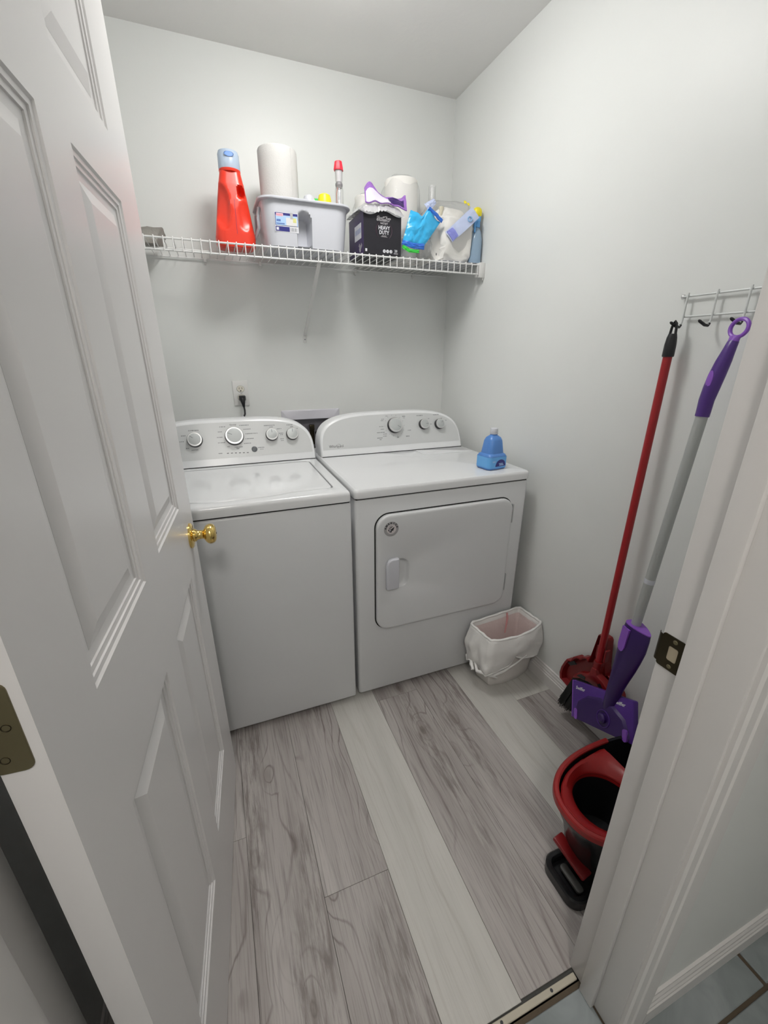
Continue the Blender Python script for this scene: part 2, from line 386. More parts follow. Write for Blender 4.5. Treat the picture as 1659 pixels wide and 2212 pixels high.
BBP = [(0, 0), (0.013, 0), (0.013, 0.050), (0.0105, 0.053), (0.0105, 0.060), (0.008, 0.064), (0.008, 0.072), (0.005, 0.078), (0.005, 0.084), (0, 0.087)]
def baseboard(name, p0, p1, nrm):
    p0, p1, nrm = V(p0), V(p1), V(nrm)
    rings = [[p + nrm*a + V((0, 0, b)) for a, b in BBP] for p in (p0, p1)]
    return obj(name, loft(rings), TRIM, kind='structure', ang=20)
baseboard('baseboard_right', (0, -0.012, 0), (0, YF, 0), (-1, 0, 0))
baseboard('baseboard_back', (XL, 0, 0), (-0.013, 0, 0), (0, -1, 0))
baseboard('baseboard_left', (XL, -0.012, 0), (XL, YF, 0), (1, 0, 0))
baseboard('baseboard_front', (-0.505, YF, 0), (-0.013, YF, 0), (0, 1, 0))
baseboard('baseboard_hall', (-0.513, YH, 0), (1.3, YH, 0), (0, -1, 0))
baseboard('baseboard_hall_left', (-2.6, YH, 0), (-1.47, YH, 0), (0, -1, 0))

def casing_profile(s):       # (across, proud) from the opening edge outwards
    return [(0.0, 0), (0.0, 0.007), (0.004, 0.0105), (0.018, 0.012), (0.021, 0.0145), (0.028, 0.0155), (0.052, 0.0165), (0.056, 0.014), (0.060, 0.012), (0.064, 0.0)]
def casing(x0, sgn, yb, ysg, parent, name='casing', z0=0.0, z1=2.054):
    rings = [[V((x0 + sgn*a, yb + ysg*b, z)) for a, b in casing_profile(0)] for z in (z0, z1)]
    return obj(name, loft(rings), TRIM, parent, ang=20)
# right jamb
t1 = obj('trim_1', box(-0.584, -0.5665, YH-0.001, YF+0.001, 0, 2.066, 0.0018, 2), TRIM, kind='structure')
obj('door_stop', box(-0.596, -0.584, -1.889, -1.856, 0.001, 2.05, 0.0022, 2), TRIM, t1)
casing(-0.578, 1, YH, -1, t1)
# left jamb
t2 = obj('trim_2', box(-1.4355, -1.4195, YH-0.001, YF-0.006, 0, 2.066, 0.0018, 2), TRIM, kind='structure')
obj('door_stop', box(-1.4195, -1.4085, -1.918, -1.876, 0.001, 2.05, 0.0022, 2), TRIM, t2)
casing(-1.426, -1, YH, -1, t2)
t3 = obj('trim_3', box(-1.419, -0.584, YH, YF, 2.048, 2.066, 0.0018, 2), TRIM, kind='structure')
obj('casing', box(-1.472, -0.514, YH-0.016, YH, 2.054, 2.118, 0.003, 2), TRIM, t3)

# strike plate on the right jamb
def strike():
    e = empty('strike_plate', (-0.584, -1.836, 0.913), 'tarnished brass strike plate screwed to the white door jamb on the right', 'strike plate')
    o = [(-1.8535+0.004, 0.8845), (-1.8175, 0.8845), (-1.8175, 0.9425), (-1.8535+0.004, 0.9425), (-1.8535, 0.9385), (-1.8535, 0.8885)]
    h = rrect(-1.838, 0.9135, 0.0075, 0.0125, 0.003, 3, 2)
    outr = rrect(-1.8355, 0.9135, 0.018, 0.0295, 0.004, 3, 2)
    bm = loft([[V((-0.5842, a, b)) for a, b in outr], [V((-0.5858, a, b)) for a, b in outr], [V((-0.5858, a, b)) for a, b in h], [V((-0.5842, a, b)) for a, b in h]], False, False)
    obj('plate', bm, BRONZE, e)
    # curved lip running round the jamb edge
    rings = []
    for i in range(7):
        a = i/6*1.35; x = -0.5845 - 0.0008 + (1-math.cos(a))*0.008; y = -1.8175 + math.sin(a)*0.009
        rings.append([V((x, y, 0.889)), V((x, y, 0.938)), V((x+0.001, y-0.0006, 0.938)), V((x+0.001, y-0.0006, 0.889))])
    obj('lip', loft(rings), BRONZE, e)
    obj('latch_hole', box(-0.5852, -0.5843, -1.846, -1.8295, 0.900, 0.927), mat('raw_wood', (0.42, 0.36, 0.26), 0.8, var=0.3), e, label='pale bare wood seen through the latch hole')
    for z in (0.891, 0.936):
        obj('screw', lathe([(0.0, 0.0007), (0.0028, 0.0006), (0.0036, 0.0)], (-0.5858, -1.838, z), (-1, 0, 0), 14), BRASSD, e)
strike()

# ================================================================== DOOR
th = -0.08041
d = V((math.sin(th), -math.cos(th), 0)); lean = V((-0.0043, 0, 1)) + d*0.0021
Zd = lean.normalized(); Xd = (d - Zd*d.dot(Zd)).normalized(); Yd = Zd.cross(Xd)
A = V((-1.2902, -1.0039, 0.0))
DM = Matrix(((Xd.x, Yd.x, Zd.x, A.x), (Xd.y, Yd.y, Zd.y, A.y), (Xd.z, Yd.z, Zd.z, A.z), (0, 0, 0, 1)))
door = empty('door_1', A, kind='structure', M=DM)
DW, DT = 0.829, 0.035
xs = [0, 0.147, 0.384, 0.487, 0.724, DW]; zs = [0.012, 0.256, 0.835, 1.013, 1.607, 1.708, 1.925, 2.042]
STEPS = [(0.0, 0.0), (0.003, 0.0028), (0.009, 0.0036), (0.010, 0.0058), (0.017, 0.0066), (0.018, 0.0088), (0.026, 0.0100), (0.030, 0.0102)]
def doorface(y, sg):
    bm = B()
    cell = [(xs[i], xs[i+1], zs[j], zs[j+1], i in (1, 3) and j in (1, 3, 5)) for i in range(5) for j in range(7)]
    for x0, x1, z0, z1, p in cell:
        if not p:
            bm.faces.new([bm.verts.new(q) for q in (V((x0, y, z0)), V((x1, y, z0)), V((x1, y, z1)), V((x0, y, z1)))])
        else:
            rings = [[V((x0+s, y-sg*dd, z0+s)), V((x1-s, y-sg*dd, z0+s)), V((x1-s, y-sg*dd, z1-s)), V((x0+s, y-sg*dd, z1-s))] for s, dd in STEPS]
            join(bm, loft(rings, False, True))
    bmesh.ops.remove_doubles(bm, verts=bm.verts, dist=1e-5)
    return bm
slab = join(doorface(0.0, 1), doorface(-DT, -1))
for (a, b_) in (((0, 0.012), (DW, 0.012)), ((DW, 0.012), (DW, 2.042)), ((DW, 2.042), (0, 2.042)), ((0, 2.042), (0, 0.012))):
    join(slab, quad(V((a[0], 0, a[1])), V((b_[0], 0, b_[1])), V((b_[0], -DT, b_[1])), V((a[0], -DT, a[1]))))
bmesh.ops.remove_doubles(slab, verts=slab.verts, dist=1e-5)
obj('slab', slab, DOORP, door, ang=12)
for i in (1, 3):
    for j in (1, 3, 5):
        for y, sg in ((0.0, 1), (-DT, -1)):
            x0, x1, z0, z1 = xs[i]+0.030, xs[i+1]-0.030, zs[j]+0.030, zs[j+1]-0.030
            rings = [[V((x0+s, y-sg*dd, z0+s)), V((x1-s, y-sg*dd, z0+s)), V((x1-s, y-sg*dd, z1-s)), V((x0+s, y-sg*dd, z1-s))] for s, dd in ((0.0, 0.0104), (0.0, 0.0100), (0.022, 0.0035), (0.024, 0.0035))]
            obj('panel', loft(rings, True, True), DOORP, door, ang=12)
KX, KZ = 0.070, 0.914
def knob(side):
    s = 1 if side else -1; y0 = 0.0 if side else -DT
    prof = [(0.0, 0.0), (0.0325, 0.0), (0.0325, 0.0035), (0.029, 0.0065), (0.024, 0.008), (0.018, 0.009), (0.0165, 0.013), (0.0125, 0.017), (0.0110, 0.024), (0.0112, 0.030), (0.0125, 0.032), (0.016, 0.0345), (0.021, 0.0375), (0.0248, 0.042), (0.0262, 0.047), (0.0258, 0.052), (0.0235, 0.057), (0.019, 0.0605), (0.013, 0.0622), (0.0, 0.0628)]
    ros = prof[:6]+[(0.0, 0.009)]
    k = obj('door_knob', lathe([(0.0, 0.0085)]+[(0.0165, 0.0085)]+prof[6:], (KX, y0, KZ), (0, s, 0), 40), BRASS, door, label='polished brass door knob')
    obj('rosette', lathe(ros, (KX, y0, KZ), (0, s, 0), 40), BRASS, k)
    obj('keyhole', lathe([(0.0, 0.0634), (0.0022, 0.0634), (0.0022, 0.061)], (KX, y0, KZ), (0, s, 0), 12), DARK, k)
knob(True); knob(False)
obj('latch_plate', box(-0.0012, 0.0, -0.030, -0.005, 0.885, 0.942, 0.0004, 1), BRASS, door)
for zc in (1.0745, 1.835, 0.25):
    h = obj('hinge', prism(rrect(-0.0245, zc, 0.0155, 0.0445, 0.008, 5, 2), 'x', DW-0.001, DW+0.0015, 0.0004, 1), BRASSD, door, label='dull brass hinge leaf')
    obj('knuckle', tube([(DW+0.003, -0.042, zc-0.0445), (DW+0.003, -0.042, zc+0.0445)], 0.0055, 14), BRASSD, h)
    for dz, dy in ((-0.030, -0.027), (0.002, -0.018), (0.032, -0.027)):
        obj('screw', lathe([(0.0, -0.0008), (0.0022, -0.0006), (0.0036, 0.0004), (0.0036, -0.001)], (DW+0.0016, dy, zc+dz), (1, 0, 0), 14), BRONZE, h)

# ================================================================== CEILING LAMP (just outside the frame, lights the room)
LX, LY = -0.79, -0.82
lamp = empty('ceiling_lamp', (LX, LY, H), 'round flush ceiling lamp with a white glowing dome', 'lamp')
GLOW = mat('lamp_glass', (0.9, 0.9, 0.88), 0.4, emit=((1.0, 0.99, 0.97), LAMP_POWER), var=0)
obj('base', lathe([(0.165, 0.0), (0.165, -0.018), (0.150, -0.022), (0.0, -0.022)], (LX, LY, H), seg=40), WPLW, lamp)
obj('glass_dome', lathe([(0.152, -0.0222), (0.158, -0.060), (0.148, -0.086), (0.10, -0.102), (0.05, -0.108), (0.0, -0.110)], (LX, LY, H), seg=40), GLOW, lamp)
hall_fill = empty('ceiling_lamp', (-1.34, -2.88, H), 'added round fill lamp on the hall ceiling behind the camera', 'lamp')  # added fill lamp without a known source, brightens machine fronts and jamb
FILL_GLOW = mat('hall_fill_glow', (0.9, 0.9, 0.88), 0.4, emit=((1.0, 0.95, 0.90), HALL_FILL_POWER), var=0)
obj('base', lathe([(0.195, 0.0), (0.195, -0.018), (0.0, -0.018)], (-1.34, -2.88, H), seg=32), WPLW, hall_fill)
obj('glass_dome', lathe([(0.175, -0.018), (0.180, -0.035), (0.14, -0.075), (0.0, -0.093)], (-1.34, -2.88, H), seg=32), FILL_GLOW, hall_fill)
# ================================================================== WASHER
def arch(cx, hw, zb, h, p=3.75, n=56, inset=0.0):
    """points (x, z) of the console outline: right foot, over the arch, left foot"""
    out = []
    for i in range(n+1):
        a = PI*i/n; c, s = math.cos(a), math.sin(a)
        x = math.copysign(abs(c)**(2/p), c)*(hw-inset); z = (abs(s)**(2/p))*(h-inset)
        out.append((cx+x, zb + max(z, 0.0)))
    return out
SL = 0.07/0.178; YB = -0.35; ZT = 0.914
def fy(z, proud=0.0): return YB + (z-ZT)*SL - proud*0.93
FN = V((0, -0.9307, 0.3659)); FU = V((0, 0.3659, 0.9307))
def console(root, cx, hw, h, ybk):
    R = []
    n = 56
    def ring(inset, proud, back=None):
        pts = arch(cx, hw, ZT+0.0015, h, inset=inset, n=n)
        if back is None: r = [V((x, fy(z, proud), z)) for x, z in pts]
        else: r = [V((x, back, z)) for x, z in pts]
        return r
    rings = [ring(0.0, 0.0, ybk), ring(0.0, -0.012), ring(0.0015, -0.005), ring(0.006, 0.0)]
    c = obj('console', loft(rings), CONS, root, ang=40)
    # grey face plate set into the white border, leaving the white strip along the foot
    pts = [(x, max(z, ZT+0.030)) for x, z in arch(cx, hw-0.011, ZT+0.0015, h-0.010, n=n)]
    pts = [p for i, p in enumerate(pts) if i == 0 or (abs(p[0]-pts[i-1][0])+abs(p[1]-pts[i-1][1])) > 1e-5]
    f = loft([[V((x, fy(z, -0.001), z)) for x, z in pts], [V((x, fy(z, 0.0006), z)) for x, z in pts]])
    obj('console_face', f, CONSF, root)
    obj('console_seam', box(cx-hw+0.004, cx+hw-0.004, YB-0.001, YB+0.08, ZT-0.0005, ZT+0.003), DARK, root)
    return c
def knobm(root, x, z, r, ang, h=0.022, face=None):
    o = V((x, fy(z), z)); 
    k = obj('knob', lathe([(r*1.03, 0.0), (r*1.03, 0.006), (r*0.98, h*0.75), (r*0.96, h*0.82)], o, FN, 40), BLACK, root, label='round control knob with silver face')
    obj('knob_ring', lathe([(r*0.97, h*0.72), (r*0.985, h*0.9), (r*0.93, h), (r*0.86, h)], o, FN, 40), CHROME, k)
    obj('knob_face', lathe([(r*0.87, h*0.8), (r*0.87, h*0.97), (r*0.80, h*1.0), (0.0, h*1.01)], o, FN, 40), KNOBF, k)
    dirv = math.cos(ang)*V((1, 0, 0)) + math.sin(ang)*FU; side = FN.cross(dirv)
    c = o + FN*(h*1.012)
    bm = quad(*[c + dirv*a + side*b for a, b in ((r*0.25, -0.0011), (r*0.78, -0.0011), (r*0.78, 0.0011), (r*0.25, 0.0011))])
    obj('pointer', bm, INK, k)
def marks(root, items, m=INK, name='printing'):
    """tiny printed words that the photograph shows only as grey smudges"""
    bms = []
    for x, z, wdt, hgt in items:
        n = max(2, int(wdt/0.0052)); xx = x - wdt/2
        rnd = random.Random(int(x*1000)+int(z*777))
        for i in range(n):
            ww = wdt/n*rnd.uniform(0.55, 0.85)
            a = V((xx, fy(z-hgt/2, 0.0009), z-hgt/2)); b = V((xx+ww, a.y, a.z)); c = V((xx+ww, fy(z+hgt/2, 0.0009), z+hgt/2)); dd = V((xx, c.y, c.z))
            bms.append(quad(a, b, c, dd)); xx += wdt/n
    return obj(name, join(*bms), m, root, kind='stuff')
def ftext(root, s, x, z, size, m=INKD, name='lettering', align='CENTER', bold=0.0, proud=0.0008):
    bm = text(s, size, 0.0002, align, bold=bold); o = V((x, fy(z, proud), z))
    xf(bm, MX(o, (1, 0, 0), FU)); return obj(name, bm, m, root)

WX0, WX1, WYF = -1.504, -0.806, -0.863
wash = empty('washing_machine', (-1.155, WYF, 0), 'white top-loading washing machine on the left with four silver dials', 'washing machine')
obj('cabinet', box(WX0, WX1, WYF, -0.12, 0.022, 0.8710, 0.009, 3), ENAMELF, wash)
obj('seam', box(WX0+0.006, WX1-0.006, WYF+0.006, -0.14, 0.870, 0.880), DARK, wash)
cx, cy, hx, hy = (WX0+WX1)/2, (WYF-0.002-0.115)/2, 0.349, (-0.115-WYF+0.002)/2
lcx, lcy, lhx, lhy = cx, (-0.806-0.372)/2, 0.309, (0.806-0.372)/2
def wave(x, y):
    if y > lcy: return y
    t = (x-cx)/lhx; k = 1/(1+math.exp((abs(t)-0.42)*22)); return y - 0.020*k
def lidring(inset, z, r=0.022):
    return [V((x, wave(x, y), z)) for x, y in rrect(lcx, lcy, lhx-inset, lhy-inset, r, 6, 24)]
def outring(inset, z, r=0.014): return [V((x, y, z)) for x, y in rrect(cx, cy, hx-inset, hy-inset, r, 6, 24)]
top = loft([outring(0.0, 0.877), outring(0.0, 0.898), outring(0.0015, 0.906), outring(0.005, 0.9115), outring(0.011, ZT), lidring(-0.001, ZT), lidring(0.0025, ZT-0.0025), lidring(0.004, ZT-0.020), lidring(0.03, ZT-0.022)], True, False)
obj('top_panel', top, ENAMEL, wash)
lid = loft([lidring(0.0075, ZT-0.018), lidring(0.0075, ZT-0.004), lidring(0.009, ZT-0.0012), lidring(0.013, ZT+0.0006), lidring(0.03, ZT+0.001)])
obj('lid', lid, ENAMEL, wash)
obj('lid_gap', loft([lidring(0.0035, ZT-0.0195), lidring(0.0085, ZT-0.0195)], False, False), DARK, wash)
console(wash, cx, 0.344, 0.178, -0.215)
for x, z, r, a in ((-1.296, 1.021, 0.029, math.radians(140)), (-1.143, 1.0265, 0.037, math.radians(155)), (-0.990, 1.023, 0.0255, PI/2), (-0.903, 1.021, 0.0255, PI/2), (-1.388, 1.012, 0.0255, PI/2)):
    knobm(wash, x, z, r, a)
obj('start_button', lathe([(0.0118, 0), (0.0118, 0.003), (0.009, 0.0045), (0.0, 0.004)], (-1.069, fy(0.971), 0.971), FN, 28), mat('dark_grey_button', (0.12, 0.13, 0.14), 0.3), wash, label='small dark grey round button')
for i in range(6): 
    x = -1.181 + i*0.0158; 
    obj('indicator_light', quad(*[V((x+dx, fy(0.9625-0.0006*i+dz, 0.0009), 0.9625-0.0006*i+dz)) for dx, dz in ((0, -0.0012), (0.008, -0.0012), (0.008, 0.0012), (0, 0.0012))]), INKD, wash)
ftext(wash, 'Normal', -1.143, 1.072, 0.0085)
marks(wash, [(-1.296, 1.058, 0.040, .0035), (-1.336, 1.040, 0.018, .003), (-1.345, 1.018, 0.017, .003), (-1.326, 0.992, 0.014, .003), (-1.300, 0.984, 0.026, .003), (-1.185, 1.066, 0.024, .003), (-1.196, 1.047, 0.018, .003), (-1.200, 1.026, 0.022, .003), (-1.196, 1.005, 0.028, .003), (-1.170, 0.988, 0.010, .003),
    (-1.098, 1.068, 0.040, .0032), (-1.088, 1.052, 0.030, .003), (-1.072, 1.034, 0.052, .003), (-1.083, 1.014, 0.034, .003), (-1.093, 0.996, 0.030, .003), (-1.130, 0.984, 0.034, .003), (-1.134, 0.978, 0.012, .004),
    (-0.995, 1.062, 0.046, .0035), (-0.988, 1.055, 0.016, .003), (-0.955, 1.046, 0.022, .003), (-0.948, 1.028, 0.020, .003), (-0.948, 1.022, 0.012, .003), (-0.948, 1.005, 0.016, .003), (-0.948, 0.998, 0.012, .003), (-0.908, 1.060, 0.028, .0035), (-0.900, 1.052, 0.012, .003), (-0.878, 1.044, 0.008, .003), (-1.040, 0.976, 0.026, .003), (-1.038, 0.969, 0.016, .0025), (-1.205, 0.964, 0.016, .003)])
for x in (WX0+0.05, WX1-0.05):
    for y in (WYF+0.05, -0.18): obj('foot', lathe([(0.018, 0), (0.018, 0.012), (0.008, 0.014), (0.008, 0.03)], (x, y, 0), seg=16), BLACK, wash)

# ================================================================== DRYER
DX0, DX1, DYF = -0.792, -0.055, -0.859
dry = empty('clothes_dryer', ((DX0+DX1)/2, DYF, 0), 'white front-loading clothes dryer on the right with a wide square door', 'dryer')
cab = prism(rrect((DX0+DX1)/2, (DYF-0.12)/2, (DX1-DX0)/2, (-0.12-DYF)/2, 0.014, 6, 4), 'z', 0.026, 0.8735, 0.003, 2)
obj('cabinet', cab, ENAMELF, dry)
obj('seam', box(DX0+0.006, DX1-0.006, DYF+0.006, -0.14, 0.872, 0.882), DARK, dry)
dcx, dcy, dhx, dhy = (DX0+DX1)/2, (DYF-0.004-0.115)/2, (DX1-DX0)/2+0.002, (-0.115-DYF+0.004)/2
def dring(inset, z, r=0.016): return [V((x, y, z)) for x, y in rrect(dcx, dcy, dhx-inset, dhy-inset, r, 6, 8)]
obj('top_panel', loft([dring(0.002, 0.8795), dring(0.0, 0.882), dring(0.0, 0.900), dring(0.0015, 0.908), dring(0.005, 0.9125), dring(0.012, ZT)]), ENAMEL, dry)
obj('lint_cover', prism(rrect(-0.2, -0.412, 0.128, 0.054, 0.008), 'z', ZT-0.002, ZT+0.0022, 0.0016, 2), ENAMEL, dry)
console(dry, dcx, 0.362, 0.178, -0.225)
for x, z, r, a in ((-0.415, 1.031, 0.036, math.radians(-32)), (-0.262, 1.028, 0.0245, 0.0), (-0.176, 1.025, 0.0245, math.radians(42))):
    knobm(dry, x, z, r, a)
t_ = text('Whirlpool', 0.0175, 0.0002, sx=0.92, bold=-0.0001); xf(t_, MX(V((-0.712, fy(0.9575, 0.0008), 0.9575)), (1, 0, 0), FU)); obj('brand_lettering', t_, INKD, dry)
sw = []
for i in range(25):
    a = math.radians(-150 + 300*i/24); sw.append(V((-0.7035 + 0.0110*math.cos(a) + 0.004*math.sin(a), 0, 0.9570 + 0.0095*math.sin(a))))
sw = [V((p.x, fy(p.z, 0.001), p.z)) for p in sw if True]
obj('brand_swoosh', tube(sw[6:], [0.0002+0.0003*math.sin(PI*i/18) for i in range(19)], 5), INKD, dry)
rad = []
for k in range(14):
    a = math.radians(150 - 330*k/13); 
    rad.append((-0.415+0.050*math.cos(a), 1.031+0.047*math.sin(a), 0.004, 0.002))
marks(dry, rad + [(-0.470, 1.062, .014, .003), (-0.474, 1.056, .014, .003), (-0.360, 1.070, .018, .004), (-0.360, 1.063, .010, .003), (-0.482, 1.030, .022, .003), (-0.478, 1.018, .018, .003), (-0.488, 1.004, .040, .0035), (-0.468, 0.996, .020, .003), (-0.470, 0.987, .020, .003), (-0.496, 0.980, .028, .004), (-0.494, 0.973, .010, .004), (-0.340, 1.006, .018, .003), (-0.352, 0.980, .020, .0045), (-0.404, 0.978, .010, .004), (-0.448, 1.075, .012, .003),
    (-0.276, 1.070, .034, .004), (-0.228, 1.054, .010, .003), (-0.220, 1.028, .010, .003), (-0.186, 1.070, .032, .004), (-0.158, 1.052, .008, .003), (-0.134, 1.042, .010, .003)])
# door
qx, qz, qhx, qhz = -0.4225, 0.5685, 0.2945, 0.2425
def dr(inset, y, r=0.052):
    return [V((x, y, z)) for x, z in rrect(qx, qz, qhx-inset, qhz-inset, max(r-inset, 0.01), 8, 16)]
obj('door_gap_shade', loft([dr(-0.0048, DYF+0.002), dr(-0.0048, DYF-0.0012)]), DARK, dry)  # dark plate that paints the shade in the gap round the door
hcx, hcz = -0.632, 0.5695
def hr(inset, y): return [V((x, y, z)) for x, z in rrect(hcx, hcz, 0.047-inset, 0.062-inset, max(0.036-inset, 0.008), 8, 16)]
dd = loft([dr(0.0, DYF-0.001), dr(0.0, DYF-0.011), dr(0.002, DYF-0.0145), dr(0.006, DYF-0.0165), dr(0.012, DYF-0.017), hr(-0.001, DYF-0.017), hr(0.002, DYF-0.0155), hr(0.006, DYF-0.0085), hr(0.012, DYF-0.0035), hr(0.020, DYF-0.0015)])
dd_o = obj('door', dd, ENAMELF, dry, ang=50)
hb = [(-0.684, 0.512), (-0.633, 0.512), (-0.633, 0.640), (-0.661, 0.640), (-0.672, 0.636), (-0.680, 0.628), (-0.684, 0.617)]
obj('handle', prism(hb, 'y', DYF-0.016, DYF-0.034, 0.006, 4), WPL, dd_o, label='raised white plastic grip')
for zc in (0.742, 0.424):
    obj('hinge', box(-0.1282, -0.1215, DYF-0.0135, DYF-0.001, zc-0.040, zc+0.040, 0.002, 2), mat('hinge_grey', (0.45, 0.46, 0.47), 0.35, metal=0.4), dd_o)
for x in (DX0+0.06, DX1-0.06):
    for y in (DYF+0.06, -0.18): obj('foot', lathe([(0.018, 0), (0.018, 0.012), (0.008, 0.014), (0.008, 0.03)], (x, y, 0), seg=16), BLACK, dry)
# round sticker on the dryer door
st = empty('round_sticker', (-0.662, DYF-0.0175, 0.757), 'round silver sticker with black lettering on the dryer door above its grip', 'sticker')
SR = 0.0285; so = V((-0.662, DYF-0.0178, 0.757))
obj('disc', lathe([(SR, 0), (SR, 0.0005), (0, 0.0006)], so, (0, -1, 0), 40), mat('sticker_silver', (0.42, 0.41, 0.42), 0.35, metal=0.3), st)
obj('inner_disc', lathe([(SR*0.66, 0.0006), (SR*0.66, 0.0008), (0, 0.0008)], so, (0, -1, 0), 36), mat('sticker_pale', (0.62, 0.58, 0.58), 0.4), st)
for i, ch in enumerate('AMERICA'):
    a = math.radians(168 - i*25.5); bm = text(ch, 0.0105, 0.0001, bold=0.0004)
    p = so + V((math.cos(a)*SR*0.80, -0.0009, math.sin(a)*SR*0.80)); up = V((math.cos(a), 0, math.sin(a))); xd = V((math.sin(a), 0, -math.cos(a)))
    xf(bm, MX(p, xd, up)); obj('letter', bm, INKD, st)
def arcband(c, r0, r1, a0, a1, y, n=14, taper=True):
    o = []; 
    for i in range(n+1):
        a = math.radians(a0+(a1-a0)*i/n); o.append(V((c[0]+r0*math.cos(a), y, c[1]+r0*math.sin(a))))
    for i in range(n, -1, -1):
        a = math.radians(a0+(a1-a0)*i/n); rr = r1 if not taper else r0+(r1-r0)*math.sin(PI*i/n); o.append(V((c[0]+rr*math.cos(a), y, c[1]+rr*math.sin(a))))
    bm = B(); bmesh.ops.contextual_create(bm, geom=[e for e in [bm.verts.new(p) for p in o]]); return bm
def poly(pts):
    bm = B(); bm.faces.new([bm.verts.new(p) for p in pts]); bmesh.ops.triangulate(bm, faces=bm.faces); return bm
sy = DYF-0.0189
emb = [poly([V((so.x+a*SR, sy, so.z+b*SR)) for a, b in P]) for P in (
    [(-0.42, 0.18), (-0.30, 0.10), (-0.05, 0.14), (0.18, 0.36), (0.30, 0.42), (0.12, 0.40), (-0.12, 0.26), (-0.30, 0.20)],
    [(-0.45, 0.00), (-0.30, -0.02), (-0.05, -0.02), (0.20, 0.16), (0.42, 0.24), (0.30, 0.04), (0.12, -0.12), (0.22, -0.26), (0.05, -0.22), (0.04, -0.44), (-0.18, -0.44), (-0.34, -0.30), (-0.42, -0.16)],
    [(-0.38, 0.34), (-0.20, 0.44), (0.05, 0.52), (0.02, 0.47), (-0.18, 0.38)])]
obj('emblem', join(*emb), INKD, st)
obj('emblem_eye', lathe([(SR*0.10, 0.0012), (0, 0.0013)], so+V((-0.20*SR, 0, -0.18*SR)), (0, -1, 0), 14), LBL, st)

# ================================================================== BLUE BOTTLE ON THE DRYER
bb = empty('solution_bottle', (-0.176, -0.765, ZT+0.001), 'blue floor-cleaner bottle with a white cap standing on the dryer', 'bottle')
bc = V((-0.176, -0.765)); ba = math.radians(8)
def bring(h, r, z, off=0.0):
    out = []
    for x, y in rrect(0, 0, h, h*0.86, r, 5, 3):
        out.append(V((bc.x + x*math.cos(ba)-y*math.sin(ba), bc.y + x*math.sin(ba)+y*math.cos(ba), ZT+0.001+z)))
    return out
obj('body', loft([bring(0.044, 0.014, 0), bring(0.0485, 0.016, 0.004), bring(0.0485, 0.016, 0.050), bring(0.045, 0.016, 0.058), bring(0.0385, 0.016, 0.063), bring(0.036, 0.017, 0.085), bring(0.033, 0.018, 0.112), bring(0.028, 0.018, 0.124), bring(0.019, 0.0145, 0.131), bring(0.015, 0.0125, 0.134), bring(0.015, 0.0125, 0.140)]), BLUE, bb)
obj('label_sleeve', loft([bring(0.0492, 0.016, 0.008), bring(0.0494, 0.016, 0.010), bring(0.0494, 0.016, 0.049), bring(0.0492, 0.016, 0.051)], False, False), BLUEL, bb)
fr = V((math.cos(ba), math.sin(ba), 0)); fn = V((math.sin(ba), -math.cos(ba), 0))
fo = V((bc.x, bc.y, ZT)) + fn*(0.0425+0.0006)
obj('label_print', poly([fo + fr*(0.010+0.027*math.cos(a)) + V((0, 0, 0.014+0.026*max(0, math.sin(a))+ (0.002 if abs(math.cos(a)) < 0.9 else 0))) for a in [PI*i/14 for i in range(15)]]), NAVY, bb)
obj('label_stripes', join(*[quad(*[fo + fn*0.0004 + fr*a + V((0, 0, b)) for a, b in P]) for P in (((0.000, 0.024), (0.022, 0.024), (0.021, 0.027), (0.001, 0.027)), ((0.002, 0.018), (0.026, 0.018), (0.025, 0.0215), (0.004, 0.0215)), ((-0.034, 0.036), (-0.018, 0.036), (-0.018, 0.038), (-0.034, 0.038)), ((-0.034, 0.032), (-0.018, 0.032), (-0.018, 0.034), (-0.034, 0.034)))]), SKY, bb)
capo = V((bc.x, bc.y, ZT+0.139))
obj('neck_ring', lathe([(0.0165, 0), (0.0165, 0.0035), (0.013, 0.0045), (0.0, 0.0045)], capo, seg=24), WPL, bb)
obj('cap', lathe([(0.0150, 0.0045), (0.0155, 0.008), (0.0150, 0.020), (0.0135, 0.0225), (0.0, 0.023)], capo, seg=24), WPL, bb)

# ================================================================== OUTLET, PLUG, VALVE BOX
ol = empty('wall_outlet', (-1.081, -0.001, 1.176), 'white double wall outlet above the washing machine', 'outlet')
ox, oz = -1.081, 1.176
obj('cover_plate', prism(rrect(ox, oz, 0.035, 0.057, 0.004, 4, 2), 'y', -0.0005, -0.006, 0.002, 2), WPLW, ol)
for sz in (0.0195, -0.0195):
    r_ = obj('receptacle', lathe([(0.0168, 0.0), (0.0168, 0.0022), (0.0158, 0.003), (0.0, 0.003)], (ox, -0.0055, oz+sz), (0, -1, 0), 28, sx=1.0, sy=0.86), mat('receptacle_ivory', (0.70, 0.67, 0.58), 0.4), ol)
    obj('receptacle_outline', torus((ox, -0.0064, oz+sz), 0.0172, 0.0006, (0, 1, 0), sx=1.0, sy=0.86), INK, ol)
    for sx_ in (-0.0062, 0.0062): obj('slot', box(ox+sx_-0.0009, ox+sx_+0.0009, -0.0088, -0.0080, oz+sz-0.001, oz+sz+0.0075), DARK, r_)
    obj('slot', lathe([(0.0028, 0.0), (0.0028, 0.0004), (0, 0.0004)], (ox, -0.0085, oz+sz-0.0085), (0, -1, 0), 12), DARK, r_)
obj('screw', lathe([(0.003, 0), (0.0028, 0.001), (0, 0.0012)], (ox, -0.006, oz), (0, -1, 0), 12), CHROME, ol)
pc = empty('power_cord', (-1.0780, -0.03, 1.14), 'black power cord with its plug in the lower socket above the washer', 'power cord')
pr_ = [((0.014, 0.0115), -0.0090), ((0.0155, 0.0125), -0.0130), ((0.0155, 0.0125), -0.024), ((0.012, 0.010), -0.034)]
